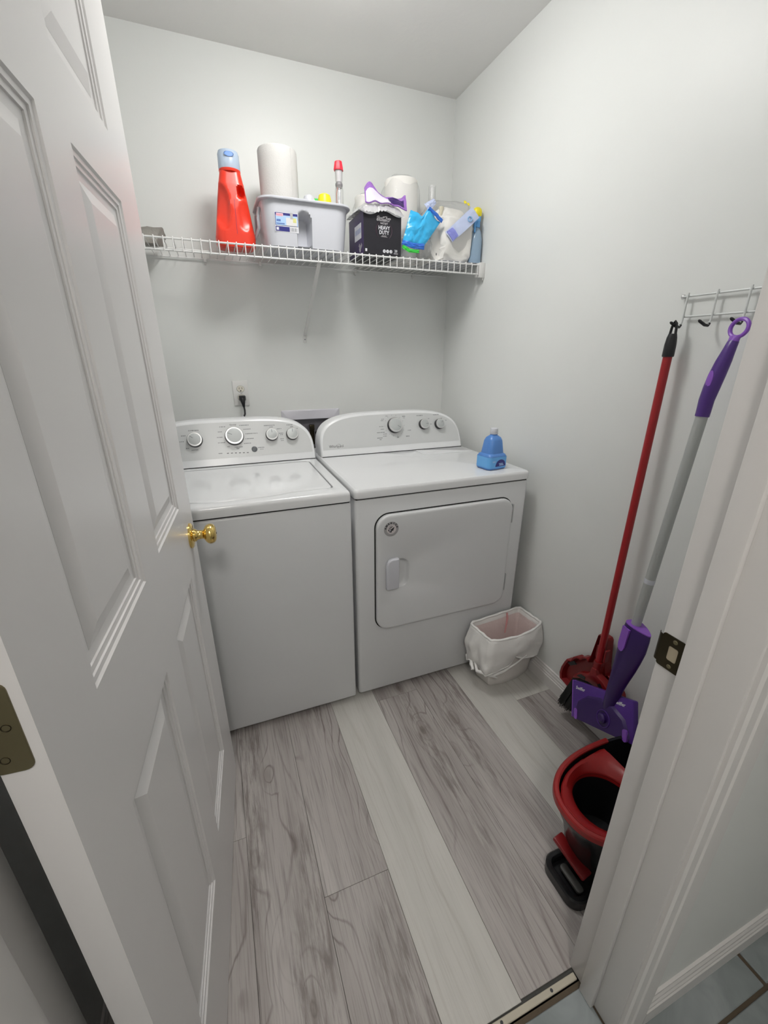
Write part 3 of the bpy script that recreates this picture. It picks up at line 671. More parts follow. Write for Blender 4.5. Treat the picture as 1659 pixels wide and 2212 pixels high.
obj('plug', loft([[V((ox+0.003+x, y, oz-0.0215+z)) for x, z in rrect(0, 0, h[0], h[1], 0.006, 4, 2)] for h, y in pr_]), BLACK, pc)
obj('strain_relief', tube([(ox+0.003, -0.026, 1.153), (ox+0.003, -0.031, 1.140), (ox+0.004, -0.031, 1.128), (ox+0.005, -0.029, 1.116)], [0.0115, 0.0105, 0.0075, 0.0052], 12), BLACK, pc)
obj('cord', tube([(ox+0.005, -0.029, 1.118), (ox+0.007, -0.030, 1.10), (ox+0.006, -0.034, 1.083), (ox-0.002, -0.040, 1.066), (ox-0.012, -0.05, 1.050), (ox-0.03, -0.055, 1.02), (ox-0.05, -0.05, 0.95), (ox-0.05, -0.05, 0.5)], 0.0042, 10), BLACK, pc)
tg = prism([(-0.010, -0.02), (0.010, -0.02), (0.010, 0.02), (-0.010, 0.02)], 'y', -0.0006, 0.0006)
xf(tg, Matrix.Translation((ox-0.010, -0.050, 1.056)) @ Matrix.Rotation(math.radians(35), 4, 'Y'))
obj('cord_tag', tg, LBL, pc)

vb = empty('washer_valve_box', (-0.752, -0.002, 1.0), 'white recessed valve box in the back wall between the two consoles', 'valve box')
VZ0, VZ1 = 0.83, 1.0865
fr_o = rrect(-0.752, (VZ0+VZ1)/2, 0.149, (VZ1-VZ0)/2, 0.003, 3, 2); fr_i = rrect(-0.752, (0.88+1.040)/2, 0.109, 0.08, 0.002, 3, 2)
fb = loft([[V((x, -0.0005, z)) for x, z in fr_o], [V((x, -0.004, z)) for x, z in fr_o], [V((x, -0.007, z)) for x, z in rrect(-0.752, (VZ0+VZ1)/2, 0.145, (VZ1-VZ0)/2-0.004, 0.003, 3, 2)], [V((x, -0.007, z)) for x, z in fr_i], [V((x, 0.07, z)) for x, z in fr_i]], False, True)
obj('box_frame', fb, GREYP if False else mat('box_white', (0.62, 0.61, 0.66), 0.45), vb)
obj('box_back', box(-0.860, -0.644, 0.0675, 0.0695, 0.882, 1.038), GREYP, vb)
obj('valve', join(tube([(-0.742, 0.045, 0.90), (-0.742, 0.045, 0.985)], 0.012, 12), box(-0.756, -0.730, 0.030, 0.050, 0.975, 1.004, 0.004)), BRONZE, vb, label='small brass valve')
obj('hose', tube([(-0.722, 0.02, 0.965), (-0.718, 0.0, 0.95), (-0.714, -0.02, 0.93), (-0.712, -0.04, 0.89), (-0.712, -0.05, 0.5)], 0.011, 12), BLACK, vb)

# ================================================================== WIRE SHELF
SZ, SYF, SL0 = 1.7265, -0.333, 1.687
sh = empty('wire_shelf', (-0.78, -0.16, SZ), 'white vinyl-coated wire shelf running across the back wall', 'shelf')
RW = 0.0019; RR_ = 0.0032
x = -0.035; wmesh = None; i = 0
while x > XL+0.01:
    if wmesh is None:
        bm = tube([(0, -0.006, SZ+RW), (0, SYF-0.002, SZ+RW), (0, SYF-0.0052, SZ-0.001), (0, SYF-0.0052, SL0-0.003)], RW, 6)
        o = obj('wire', bm, WIRE, sh, local=True); o.location = (x+0.78, 0.16, -SZ); wmesh = o.data
    else:
        o = bpy.data.objects.new('wire', wmesh); COL.objects.link(o); o.parent = sh; o.location = (x+0.78, 0.16, -SZ)
    x -= 0.0300; i += 1
for (y, z, r) in ((SYF, SZ-RR_, RR_), (SYF, SL0, RR_), (-0.010, SZ-RR_, RR_), (-0.165, SZ-RR_, RR_)):
    obj('rod', tube([(XL+0.004, y, z), (-0.012, y, z)], r, 8), WIRE, sh)
# end bracket on the right wall, support brace and wall clips
eb = [(SYF-0.012, SZ+0.006), (SYF+0.022, SZ+0.006), (SYF+0.022, SZ-0.012), (SYF+0.03, SL0-0.010), (SYF-0.012, SL0-0.014)]
e1 = obj('end_bracket', prism(eb, 'x', -0.028, -0.0005, 0.002, 2), WPLW, sh)
obj('end_bracket_screw', lathe([(0.003, 0), (0.0025, 0.0018), (0, 0.002)], (-0.012, SYF-0.002, SZ+0.006), (0, 0, 1), 12), CHROME, e1)
obj('end_bracket_tab', prism([(SYF-0.010, SL0-0.012), (SYF+0.004, SL0-0.012), (SYF+0.002, SL0-0.024), (SYF-0.006, SL0-0.024)], 'x', -0.010, -0.0005, 0.001, 1), WPLW, e1)
p0, p1 = V((-0.748, SYF+0.004, SL0+0.004)), V((-0.758, -0.006, 1.432))
ax = (p1-p0).normalized(); s_ = V((1, 0, 0)); u_ = ax.cross(s_).normalized(); prof = [(-0.0065, 0), (-0.0065, 0.009), (-0.0050, 0.009), (-0.0050, 0.0015), (0.0050, 0.0015), (0.0050, 0.009), (0.0065, 0.009), (0.0065, 0)]
br = obj('brace', loft([[p + s_*a - u_*b for a, b in prof] for p in (p0, p1)]), WPLW, sh)
obj('brace_foot', prism(rrect(-0.760, 1.418, 0.008, 0.017, 0.003, 3, 1), 'y', -0.0005, -0.003, 0.0008, 1), WPLW, br)
obj('screw', lathe([(0.003, 0), (0.0028, 0.001), (0, 0.0012)], (-0.760, -0.003, 1.416), (0, -1, 0), 12), INK, br)
for xx in (-1.42, -1.165, -0.94, -0.5, -0.2):
    obj('wall_clip', join(box(xx-0.006, xx+0.006, -0.016, -0.0005, SZ-0.014, SZ+0.002, 0.002, 2), lathe([(0.006, 0), (0.005, 0.003), (0, 0.003)], (xx, -0.001, SZ-0.018), (0, -1, 0), 12)), WPLW, sh)
DZ = SZ + 2*RW + 0.0004   # top of the wires

# ================================================================== THINGS ON THE SHELF
# --- cardboard tray at the left
ty = empty('cardboard_tray', (-1.40, -0.12, DZ), 'torn grey cardboard tray at the left end of the wire shelf', 'tray')
def trring(hx, hy, z, tear=0.0, seed=0):
    out = []
    for k, (a, b) in enumerate(rrect(-1.405, -0.135, hx, hy, 0.012, 4, 10)):
        t = noise.noise(V((a*40, b*40, seed)))*tear
        out.append(V((a, b, z+t)))
    return out
obj('tray_wall', loft([trring(0.086, 0.062, DZ), trring(0.096, 0.070, DZ+0.016), trring(0.094, 0.068, DZ+0.022), trring(0.108, 0.080, DZ+0.046, 0.010, 1), trring(0.105, 0.077, DZ+0.046, 0.010, 1), trring(0.091, 0.065, DZ+0.022), trring(0.072, 0.058, DZ+0.004)]), CARD, ty, ang=50)
# --- red detergent bottle
rb = empty('detergent_bottle', (-1.047, -0.205, DZ), 'red detergent bottle with a pale blue see-through cap on the wire shelf', 'bottle')
rbc = V((-1.046, -0.200))
def rbring(z):
    t = (z-DZ)/0.245
    hw = 0.072 if t < 0.12 else 0.074 - (t-0.12)*0.040
    if t < 0.02: hw = 0.062
    elif t < 0.06: hw = 0.070
    if t > 0.86: hw = 0.0435 - (t-0.86)*0.05
    if t > 0.985: hw = 0.0365
    hd = min(hw*0.80, 0.052 - t*0.010); r = min(hw, hd)*0.72
    out = []
    for a, b in rrect(0, 0, hw, hd, r, 8, 8):
        # scooped flanks that leave a ridge in the middle of the narrow side
        if b < 0:
            def dent(cx_, cz_, wx, wz, dep):
                q = ((a-cx_)/wx)**2 + ((t-cz_)/wz)**2
                return dep*max(0, 1-q)**0.6 if q < 1 else 0
            dd_ = dent(-0.040, 0.52, 0.028, 0.30, 0.026) + dent(0.037, 0.42, 0.022, 0.20, 0.009) + dent(0.030, 0.735, 0.014, 0.085, 0.040)
            b += dd_
        out.append(V((rbc.x+0.004*t+a, rbc.y+b, z)))
    return out
obj('body', loft([rbring(DZ+0.245*i/46) for i in range(47)]), RED, rb, ang=60)
seam = []
for i in range(8, 30):
    z = DZ+0.245*i/46; seam.append(V((rbc.x+0.004*(i/46)+0.004, min(v.y for v in rbring(z) if abs(v.x-rbc.x-0.006) < 0.02)-0.0003, z)))
obj('moulding_seam', tube(seam, 0.0008, 5), mat('seam_violet', (0.35, 0.04, 0.12), 0.4), rb)
co = V((rbc.x+0.004, rbc.y, DZ+0.243))
obj('collar', lathe([(0.0370, 0.0), (0.0385, 0.004), (0.0385, 0.008), (0.036, 0.010)], co, seg=36), RED, rb)
obj('spout', lathe([(0.012, 0.006), (0.010, 0.028), (0.006, 0.032)], co, seg=18), REDC, rb)
obj('cap', lathe([(0.0375, 0.008), (0.0385, 0.012), (0.0375, 0.055), (0.034, 0.064), (0.0, 0.067)], co, seg=36), CAPB, rb)
obj('cap_mark', lathe([(0.017, 0.0), (0.014, 0.0), (0.014, 0.0006), (0.017, 0.0006)], co+V((0, -0.0381, 0.048)), (0, -1, 0.12), 24, sx=1.0, sy=0.5), BLUE, rb, label='blue oval on the cap')
# --- cleaning caddy
cd = empty('cleaning_caddy', (-0.79, -0.195, DZ), 'white plastic cleaning caddy with a printed label, on the wire shelf', 'caddy')
ccx, ccy = -0.785, -0.195
CH = 0.150
def ckring(z, ins=0.0, groove=1.0):
    t = max(0, min(1, (z-DZ)/CH)); hx_ = 0.154 + 0.013*t - ins; hy_ = 0.112 + 0.008*t - ins; out = []
    for a, b in rrect(0, 0, hx_, hy_, 0.050-ins*0.5, 8, 40):
        g = 0
        if b < -hy_*0.9 and groove:
            uu = (a+0.013)/0.0265; zt = t
            top = 0.80 if abs(uu) >= 1 else 0.62+0.20*math.sqrt(max(0, 1-uu*uu))
            if abs(uu) < 1.0 and zt < top: g = 0.055*min(1, (1-abs(uu))*8)*min(1, (top-zt)*9)
        out.append(V((ccx+a, ccy+b+g, z)))
    return out
zs_ = [DZ + CH*i/30 for i in range(31)]
bm = loft([ckring(DZ, 0.012), ckring(DZ+0.003, 0.004)] + [ckring(z) for z in zs_[1:]] + [ckring(zs_[-1], -0.011, 0), ckring(zs_[-1]+0.002, -0.0125, 0), ckring(zs_[-1]+0.008, -0.0115, 0), ckring(zs_[-1]+0.009, -0.006, 0), ckring(zs_[-1]+0.006, 0.004, 0)] + [ckring(z, 0.004) for z in zs_[:3:-1]] + [ckring(DZ+0.012, 0.02, 0)])
obj('tub', bm, WPL, cd, ang=50)
hpts = [V((ccx-0.170, ccy-0.055, DZ+0.135)), V((ccx-0.176, ccy-0.060, DZ+0.10)), V((ccx-0.174, ccy-0.05, DZ+0.07)), V((ccx-0.186, ccy-0.02, DZ+0.045)), V((ccx-0.186, ccy+0.02, DZ+0.045)), V((ccx-0.174, ccy+0.05, DZ+0.07)), V((ccx-0.170, ccy+0.055, DZ+0.135))]
obj('handle', tube(hpts, 0.006, 10), WPL, cd)
# label on the caddy front
ly = ccy-0.1205
LO = V((-0.9065, ly, DZ+0.052))
def lq(x0, x1, z0, z1, m, name, dy=0.0): 
    # follows the slight slope of the tub wall
    yy = lambda z: ccy - (0.112+0.008*((z-DZ)/CH)) - 0.0008 - dy
    return obj(name, quad(*[V((LO.x+a, yy(LO.z+b), LO.z+b)) for a, b in ((x0, z0), (x1, z0), (x1, z1), (x0, z1))]), m, lab)
lab = obj('label', quad(*[V((LO.x+a, ccy-(0.112+0.008*((LO.z+b-DZ)/CH))-0.0006, LO.z+b)) for a, b in ((-0.002, -0.002), (0.086, -0.002), (0.086, 0.060), (-0.002, 0.060))]), LBL, cd, label='white sticker with navy and sky blue print')
lq(0.0, 0.084, 0.018, 0.058, NAVY, 'navy_field', 0.0003); lq(0.0, 0.052, 0.0, 0.015, NAVY, 'navy_strip', 0.0003)
lq(0.002, 0.083, 0.019, 0.050, SKY, 'blue_field', 0.0006); lq(0.004, 0.030, 0.046, 0.056, LPINK, 'pink_oval', 0.0009)
lq(0.005, 0.027, 0.049, 0.053, mat('rose_print', (0.72, 0.30, 0.40), 0.5), 'logo_smudge', 0.0012)
lq(0.040, 0.080, 0.019, 0.044, mat('print_pale', (0.72, 0.70, 0.70), 0.5), 'product_picture', 0.0009); lq(0.066, 0.078, 0.030, 0.044, mat('print_yellow', (0.70, 0.68, 0.25), 0.5), 'picture_detail', 0.0012); lq(0.056, 0.066, 0.040, 0.060, mat('print_grey', (0.45, 0.45, 0.46), 0.5), 'picture_detail', 0.0012)
lq(0.005, 0.020, 0.030, 0.037, mat('print_blue', (0.10, 0.18, 0.45), 0.5), 'word_smudge', 0.0009); lq(0.004, 0.034, 0.022, 0.0255, mat('print_blue', (0.10, 0.18, 0.45), 0.5), 'word_smudge', 0.0009)
lq(0.003, 0.012, 0.003, 0.012, LBL, 'seal', 0.0006)
for k in range(5): lq(0.056+k*0.0052, 0.0578+k*0.0052+(0.001 if k % 2 else 0), 0.002, 0.013, INK, 'barcode', 0.0006)
# --- paper towel roll in the caddy
pt = empty('paper_towel_roll', (-0.862, -0.195, DZ+0.012), 'white paper towel roll standing in the white caddy', 'paper towels')
def roll(c, r, z0, z1, root, m=PAPER, core=0.02, wob=0.0012):
    prof = [(core, z0+0.002), (r*0.97, z0), (r, z0+0.004)] + [(r*(1.0+0.004*math.sin(k*1.7)), z0+0.004+(z1-z0-0.009)*k/10) for k in range(1, 10)] + [(r, z1-0.005), (r*0.97, z1), (core+0.002, z1), (core, z1-0.03)]
    bm = lathe([(a, b) for a, b in prof], (c[0], c[1], 0), seg=48)
    return obj('sheets', bm, m, root, ang=45)
roll((-0.864, -0.200), 0.0725, DZ+0.013, 2.064, pt)
obj('core', lathe([(0.0198, 0.0), (0.0198, 0.30), (0.0185, 0.30), (0.0185, 0.0)], (-0.864, -0.200, DZ+0.02), seg=24), CARD, pt)
obj('loose_edge', tube([(-0.864+0.073*math.cos(-1.0), -0.2+0.073*math.sin(-1.0), DZ+0.02), (-0.864+0.073*math.cos(-1.0), -0.2+0.073*math.sin(-1.0), 2.060)], 0.0008, 5), PAPER, pt)
# --- small containers in the caddy
def bottle(name, label, prof, c, m, seg=28, parts=(), sx=1, sy=1, cat='bottle'):
    e = empty(name, (c[0], c[1], c[2]), label, cat)
    obj('body', lathe(prof, c, seg=seg, sx=sx, sy=sy), m, e)
    for nm, pf, mm in parts: obj(nm, lathe(pf, c, seg=seg), mm, e)
    return e
IZ = DZ+0.013
bottle('white_container', 'white round-topped container beside the paper towels in the caddy', [(0.0, 0), (0.023, 0.0), (0.025, 0.004), (0.025, 0.150), (0.023, 0.164)], (-0.758, -0.235, IZ), WPL, parts=(('lid', [(0.024, 0.162), (0.0235, 0.168), (0.019, 0.180), (0.010, 0.186), (0.0, 0.187)], WPL),), cat='container')
ge = empty('green_box', (-0.722, -0.135, IZ), 'bright green lidded box between the white container and yellow cap', 'box')
obj('body', box(-0.752, -0.692, -0.165, -0.110, IZ, IZ+0.172, 0.004, 2), GRN, ge); obj('lid', box(-0.754, -0.690, -0.167, -0.108, IZ+0.173, IZ+0.200, 0.005, 2), GRN, ge)
bottle('yellow_capped_bottle', 'white bottle with a rounded yellow cap in the caddy', [(0.0, 0), (0.026, 0.0), (0.028, 0.004), (0.028, 0.120), (0.024, 0.135)], (-0.693, -0.225, IZ), WPL, parts=(('cap', [(0.027, 0.136), (0.0275, 0.150), (0.0265, 0.180), (0.0225, 0.194), (0.014, 0.199), (0.0, 0.200)], YEL),))
sb = empty('dish_brush', (-0.628, -0.205, IZ), 'clear handled brush with a bright red tip sticking up from the caddy', 'brush')
sc_ = (-0.626, -0.205, IZ)
obj('handle_tube', lathe([(0.0165, 0.10), (0.0165, 0.225), (0.0150, 0.232), (0.0120, 0.236)], sc_, seg=24), FILM2, sb)
obj('inner_rod', lathe([(0.0, 0.0), (0.0050, 0.0), (0.0050, 0.236), (0.0, 0.24)], sc_, seg=12), WPL, sb)
obj('red_stripe', tube([(sc_[0]-0.012, sc_[1]-0.006, IZ+0.13), (sc_[0]-0.013, sc_[1]-0.006, IZ+0.21), (sc_[0]-0.008, sc_[1]-0.006, IZ+0.232)], 0.0022, 6), mat('dull_red', (0.50, 0.18, 0.14), 0.5), sb)
obj('collar', lathe([(0.012, 0.232), (0.0145, 0.238), (0.0145, 0.246), (0.012, 0.250)], sc_, seg=20), mat('grey_collar', (0.25, 0.24, 0.25), 0.4), sb)
obj('neck', lathe([(0.0125, 0.250), (0.0145, 0.256), (0.0155, 0.290), (0.0160, 0.292)], sc_, seg=20), FILM, sb)
obj('neck_core', lathe([(0.0, 0.250), (0.0115, 0.251), (0.0140, 0.289), (0.0, 0.290)], sc_, seg=20), mat('pale_grey', (0.66, 0.64, 0.66), 0.4), sb)
obj('red_tip', lathe([(0.0195, 0.289), (0.0200, 0.292), (0.0150, 0.318), (0.0125, 0.320), (0.0, 0.319)], sc_, seg=8), REDC, sb)
# --- black carton
bx = empty('black_carton', (-0.484, -0.21, DZ), 'black and dark purple carton of heavy duty mop pads on the shelf', 'box')
BX0, BX1, BY0, BY1, BZ1 = -0.566, -0.404, -0.328, -0.135, DZ+0.150
obj('carton', box(BX0, BX1, BY0, BY1, DZ, BZ1, 0.0008, 1), BOXK, bx)
obj('side_panel', box(BX0-0.0006, BX0, BY0+0.001, BY1-0.001, DZ+0.001, BZ1-0.001), BOXP, bx, label='dark purple printed side')
fyb = BY0-0.0007
def bt(s, x, z, size, m, bold=0.0, sx=1.0, nm='lettering', shear=0.0):
    t_ = text(s, size, 0.0001, bold=bold, sx=sx, shear=shear); xf(t_, MX((x, fyb, z), (1, 0, 0), (0, 0, 1))); return obj(nm, t_, m, bx)
bxc = -0.480
bt('Swiffer', bxc-0.002, DZ+0.124, 0.021, SILV, 0.0016, 0.98, 'brand_lettering', 0.15); 
t_ = text('Swiffer', 0.021, 0.0001, sx=0.98, shear=0.15); xf(t_, MX((bxc-0.002, fyb-0.0004, DZ+0.124), (1, 0, 0), (0, 0, 1))); obj('brand_lettering_face', t_, BOXK, bx)
bt('WETJET', bxc+0.001, DZ+0.1085, 0.0095, SILV, 0.0001)
bt('HEAVY', bxc+0.001, DZ+0.0935, 0.0185, LBL, 0.0004, 0.86); bt('DUTY', bxc+0.001, DZ+0.0775, 0.0185, LBL, 0.0004, 0.86)
obj('small_print', join(*[quad(*[V((bxc+0.001+a, fyb, DZ+b)) for a, b in P]) for P in (((-0.010, 0.0655), (0.010, 0.0655), (0.010, 0.0675), (-0.010, 0.0675)), ((-0.014, 0.0625), (0.014, 0.0625), (0.014, 0.0635), (-0.014, 0.0635)))]), SILV, bx)
for sgn in (-1, 1):
    pts_ = [V((bxc+0.001+sgn*0.034*math.cos(a), fyb+0.0004, DZ+0.085+0.034*math.sin(a))) for a in [math.radians(-50+100*i/12) for i in range(13)]]
    obj('ring_print', tube(pts_, [0.0003+0.0011*math.sin(PI*i/12) for i in range(13)], 5), mat('plum_print', (0.06, 0.02, 0.04), 0.5), bx)
for k in range(3):
    c_ = (-0.478+k*0.0145, fyb, DZ+0.0135); obj('round_icon', lathe([(0.0062, 0), (0.0062, 0.0003), (0, 0.0003)], c_, (0, -1, 0), 20), LBL, bx)
    obj('icon_mark', quad(*[V((c_[0]+a, fyb-0.0006, c_[2]+b)) for a, b in ((-0.001, -0.003), (0.001, -0.003), (0.0012+0.001*k, 0.003), (-0.0008+0.001*k, 0.003))]), INK, bx)
bt('20', -0.427, DZ+0.0165, 0.013, LBL, 0.0002); obj('small_print', quad(*[V((a, fyb, DZ+b)) for a, b in ((-0.436, 0.006), (-0.418, 0.006), (-0.418, 0.009), (-0.436, 0.009))]), SILV, bx)
obj('corner_icon', quad(*[V((a, fyb, DZ+b)) for a, b in ((-0.560, 0.008), (-0.552, 0.008), (-0.552, 0.018), (-0.560, 0.018))]), LBL, bx)
sxp = BX0-0.0011
def sq(y0, y1, z0, z1, m, nm, dx=0.0): return obj(nm, quad(*[V((sxp-dx, a, DZ+b)) for a, b in ((y0, z0), (y1, z0), (y1, z1), (y0, z1))]), m, bx)
sq(-0.302, -0.215, 0.058, 0.112, LBL, 'shipping_label')
for k in range(7): sq(-0.295+k*0.0105, -0.290+k*0.0105, 0.078, 0.096, mat('barcode_blue', (0.20, 0.26, 0.52), 0.5), 'barcode', 0.0003)
for k, (a, b, r) in enumerate(((-0.285, 0.022, 0.013), (-0.300, 0.032, 0.010), (-0.275, 0.036, 0.008))):
    obj('white_print', poly([V((sxp, a+r*(1+0.35*math.sin(5*q+k))*math.cos(q), DZ+b+r*0.8*(1+0.3*math.cos(4*q))*math.sin(q))) for q in [2*PI*i/20 for i in range(20)]]), SILV, bx)
# --- crinkled purple bag lying on the carton
def sheet(P, nu, nv, thick=0.0015):
    """closed thin pouch from a function P(u,v)->(top point, bottom point)"""
    bm = B(); T = [[None]*(nv+1) for _ in range(nu+1)]; Bt = [[None]*(nv+1) for _ in range(nu+1)]
    for i in range(nu+1):
        for j in range(nv+1):
            a, b = P(i/nu, j/nv); T[i][j] = bm.verts.new(a); Bt[i][j] = bm.verts.new(b)
    for i in range(nu):
        for j in range(nv):
            bm.faces.new((T[i][j], T[i+1][j], T[i+1][j+1], T[i][j+1])); bm.faces.new((Bt[i][j], Bt[i][j+1], Bt[i+1][j+1], Bt[i+1][j]))
    def side(idx):
        for (i, j), (k, l) in zip(idx, idx[1:]): bm.faces.new((T[i][j], T[k][l], Bt[k][l], Bt[i][j]))
    side([(i, 0) for i in range(nu+1)]); side([(nu, j) for j in range(nv+1)]); side([(i, nv) for i in range(nu, -1, -1)]); side([(0, j) for j in range(nv, -1, -1)])
    return bm
pb = empty('purple_pad_bag', (-0.49, -0.2, BZ1), 'crinkled purple and clear pad bag lying on top of the black carton', 'bag')
def pbag(u, v):   # u along x, v from front to back
    x_ = -0.578 + 0.182*u; y_ = -0.337 + 0.20*v
    puff = math.sin(PI*min(1, max(0, u)))**0.5*math.sin(PI*v)**0.4*0.032
    n_ = noise.noise(V((u*5, v*5, 1.3)))*0.010 + abs(noise.noise(V((u*13, v*12, 4))))*0.008
    z_ = BZ1 + 0.004 + 0.008*v
    over = max(0, 0.12-v)/0.12; z_ -= over*0.020*(0.6+0.4*math.sin(u*9))
    return V((x_, y_-over*0.006, z_+puff+n_)), V((x_, y_-over*0.006+(0.0 if over == 0 else 0.004), max(BZ1+0.0012, z_-0.002) if over == 0 else z_-0.002))
obj('pad_pack', sheet(pbag, 26, 22), film('milky_film', amt=0.35, milky=0.62), pb, ang=25)
obj('pads', box(-0.555, -0.415, -0.32, -0.18, BZ1+0.002, BZ1+0.020, 0.005, 2), ROLLW, pb)
def flap(u, v):
    x_ = -0.556 + 0.178*u + 0.012*v; base = BZ1+0.034
    ridge = 0.046*math.exp(-((u-0.12)/0.16)**2) + 0.020*math.exp(-((u-0.98)/0.10)**2)
    y_ = -0.324 + 0.045*v - 0.014*math.sin(u*PI)
    z_ = base - 0.008 + (0.034 + ridge)*v + 0.008*math.sin(v*PI)*(0.4+0.6*abs(math.sin(u*7))) + 0.006*noise.noise(V((u*7, v*6, 9)))
    if u > 0.55: z_ -= 0.012*(u-0.55)/0.45*(1-v)
    return V((x_, y_, z_)), V((x_, y_+0.002, z_-0.0022))
obj('purple_flap', sheet(flap, 28, 14), PURF, pb, ang=25)
obj('flap_milky', sheet(lambda u, v: ((lambda q: (q+V((0, -0.0012, 0.0008)), q+V((0, -0.0006, 0.0002))))(flap(0.02+0.55*u, 0.02+(0.62-0.35*abs(u-0.3))*v)[0])), 14, 8), mat('lilac_milky', (0.62, 0.58, 0.68), 0.3, bump=(60, 0.3), var=0.12), pb, label='milky white part of the flap')
obj('flap_dark_print', sheet(lambda u, v: ((lambda q: (q+V((0, -0.001, 0.0012)), q+V((0, -0.0006, 0.0004))))(flap(0.52+0.40*u, 0.10+0.45*v)[0])), 12, 8), PURP, pb, label='deep purple printed patch')  # deeper purple patch on the right half of the flap
# --- wrapped paper towel rolls behind
def wrapped(name, label, spec, filmspec, seed):
    e = empty(name, (spec[0][0], spec[0][1], DZ), label, 'paper towels', 'wrapped paper towel rolls at the back of the shelf')
    for (cx_, cy_, r, z1) in spec: roll((cx_, cy_), r, DZ+0.006, z1, e, ROLLW, 0.018)
    c_, h_ = filmspec
    bm = blob(c_, h_, 0.55, 4); crumple(bm, 0.010, 22, seed)
    for v in bm.verts:
        v.co.z = max(v.co.z, DZ+0.001); v.co.y = min(max(v.co.y, SYF+0.004), -0.004); v.co.x = min(v.co.x, -0.004)
    obj('wrapping', bm, FILM, e, ang=25, label='clear crinkled wrapping film')
    return e
wrapped('towel_roll_pack', 'tall white paper towel roll in clear film behind the sky-blue packet', [(-0.316, -0.115, 0.073, 2.060)], ((-0.318, -0.112, 1.905), (0.080, 0.084, 0.172)), 3)
wrapped('towel_roll_pack', 'short wrapped white roll at the wall behind the purple bag', [(-0.462, -0.062, 0.050, 2.000)], ((-0.462, -0.064, 1.87), (0.056, 0.056, 0.142)), 5)
# --- big bag of white rolls
def clampbag(v, e):
    v.co.x = min(v.co.x, -0.008); v.co.y = min(max(v.co.y, SYF+0.006), -0.107+e)
    if v.co.y > -0.2: v.co.x = max(v.co.x, -0.237-e)
    if v.co.y < -0.26: v.co.x = min(v.co.x, -0.064+e)
    if v.co.x < -0.2: v.co.y = max(v.co.y, -0.285-e)
wr = empty('toilet_paper_bag', (-0.13, -0.20, DZ), 'bulky white bag of toilet paper rolls at the right end of the shelf', 'toilet paper')
bm = blob((-0.133, -0.205, DZ+0.092), (0.116, 0.114, 0.094), 0.5, 5); crumple(bm, 0.020, 11, 8); crumple(bm, 0.007, 34, 4)
for v in bm.verts: v.co.z = max(v.co.z, DZ+0.001); clampbag(v, 0.0)
obj('bag', bm, ROLLW, wr, ang=60)
bm = blob((-0.130, -0.190, DZ+0.180), (0.078, 0.080, 0.042), 0.7, 4); crumple(bm, 0.012, 18, 2); obj('bag_top', bm, ROLLW, wr, ang=60)
bm = blob((-0.135, -0.200, DZ+0.120), (0.132, 0.122, 0.120), 0.6, 4); crumple(bm, 0.022, 14, 21)
for v in bm.verts: v.co.z = max(v.co.z, DZ+0.0006); clampbag(v, 0.002)
obj('wrapping', bm, FILM, wr, ang=25)
obj('twist', tube([(-0.195, -0.25, DZ+0.17), (-0.190, -0.262, DZ+0.195), (-0.188, -0.258, DZ+0.21)], [0.014, 0.006, 0.012], 8), mat('cream_film', (0.72, 0.66, 0.48), 0.4), wr)
def strip(pts, wid, nrm, m, name, root, n=20, amp=0.004, seed=1):
    pts = [V(p) for p in pts]
    def P(u, v):
        k = u*(len(pts)-1); i0 = min(int(k), len(pts)-2); p = pts[i0].lerp(pts[i0+1], k-i0); dv = (pts[i0+1]-pts[i0]).normalized(); s = dv.cross(V(nrm)).normalized()
        w_ = wid[0] + (wid[1]-wid[0])*u
        q = p + s*(v-0.5)*w_ + V(nrm)*(amp*noise.noise(V((u*6, v*4, seed)))+amp*0.6*math.sin(v*PI))
        return q, q - V(nrm)*0.0012
    return obj(name, sheet(P, n, 8), m, root, ang=30)
NR = V((-0.25, -0.95, 0.15)).normalized()
strip([(-0.186, -0.334, DZ+0.086), (-0.130, -0.340, DZ+0.132), (-0.060, -0.330, DZ+0.188)], (0.050, 0.052), NR, PBLU, 'printed_band', wr, seed=5)
strip([(-0.184, -0.339, DZ+0.088), (-0.160, -0.344, DZ+0.107)], (0.044, 0.040), NR, mat('violet_print', (0.22, 0.24, 0.62), 0.4, var=0.3), 'band_print', wr, n=8, seed=6)
for v_ in ((-0.092, -0.341, DZ+0.158),):
    obj('band_ring_print', torus(v_, 0.009, 0.0028, (-0.25, -0.95, 0.15), 24, 6), mat('ring_blue', (0.25, 0.45, 0.70), 0.4), wr)
obj('dark_fleck', lathe([(0, 0), (0.0045, 0.001), (0, 0.003)], (-0.235, -0.318, DZ+0.022), (0, -1, 0), 10, sx=0.5, sy=1.2), INKD, wr)
# --- sky-blue packet
bp_ = empty('sky_blue_packet', (-0.34, -0.26, DZ), 'crumpled sky-blue plastic packet leaning beside the black carton', 'packet')
def blu(u, v):
    # u across (lower left -> upper right), v upwards
    q0 = V((-0.397, -0.326, DZ+0.050)).lerp(V((-0.300, -0.326, DZ+0.042)), u); q1 = V((-0.358, -0.318, DZ+0.170)).lerp(V((-0.222, -0.322, DZ+0.140)), u)
    p = q0.lerp(q1, v)
    p.z += v*(0.034*math.exp(-((u-0.62)/0.14)**2) - 0.008*math.exp(-((u-0.36)/0.07)**2))
    puff = math.sin(PI*u)**0.5*math.sin(PI*v)**0.5*0.020; n_ = 0.007*noise.noise(V((u*5, v*5, 7)))+0.005*abs(noise.noise(V((u*11, v*11, 2))))
    return p + V((-0.1, -1, 0.1))*(puff*0.6+n_*0.7), p + V((0, 1, 0))*(puff+0.004)
obj('film', sheet(blu, 24, 24), BLUF, bp_, ang=30)
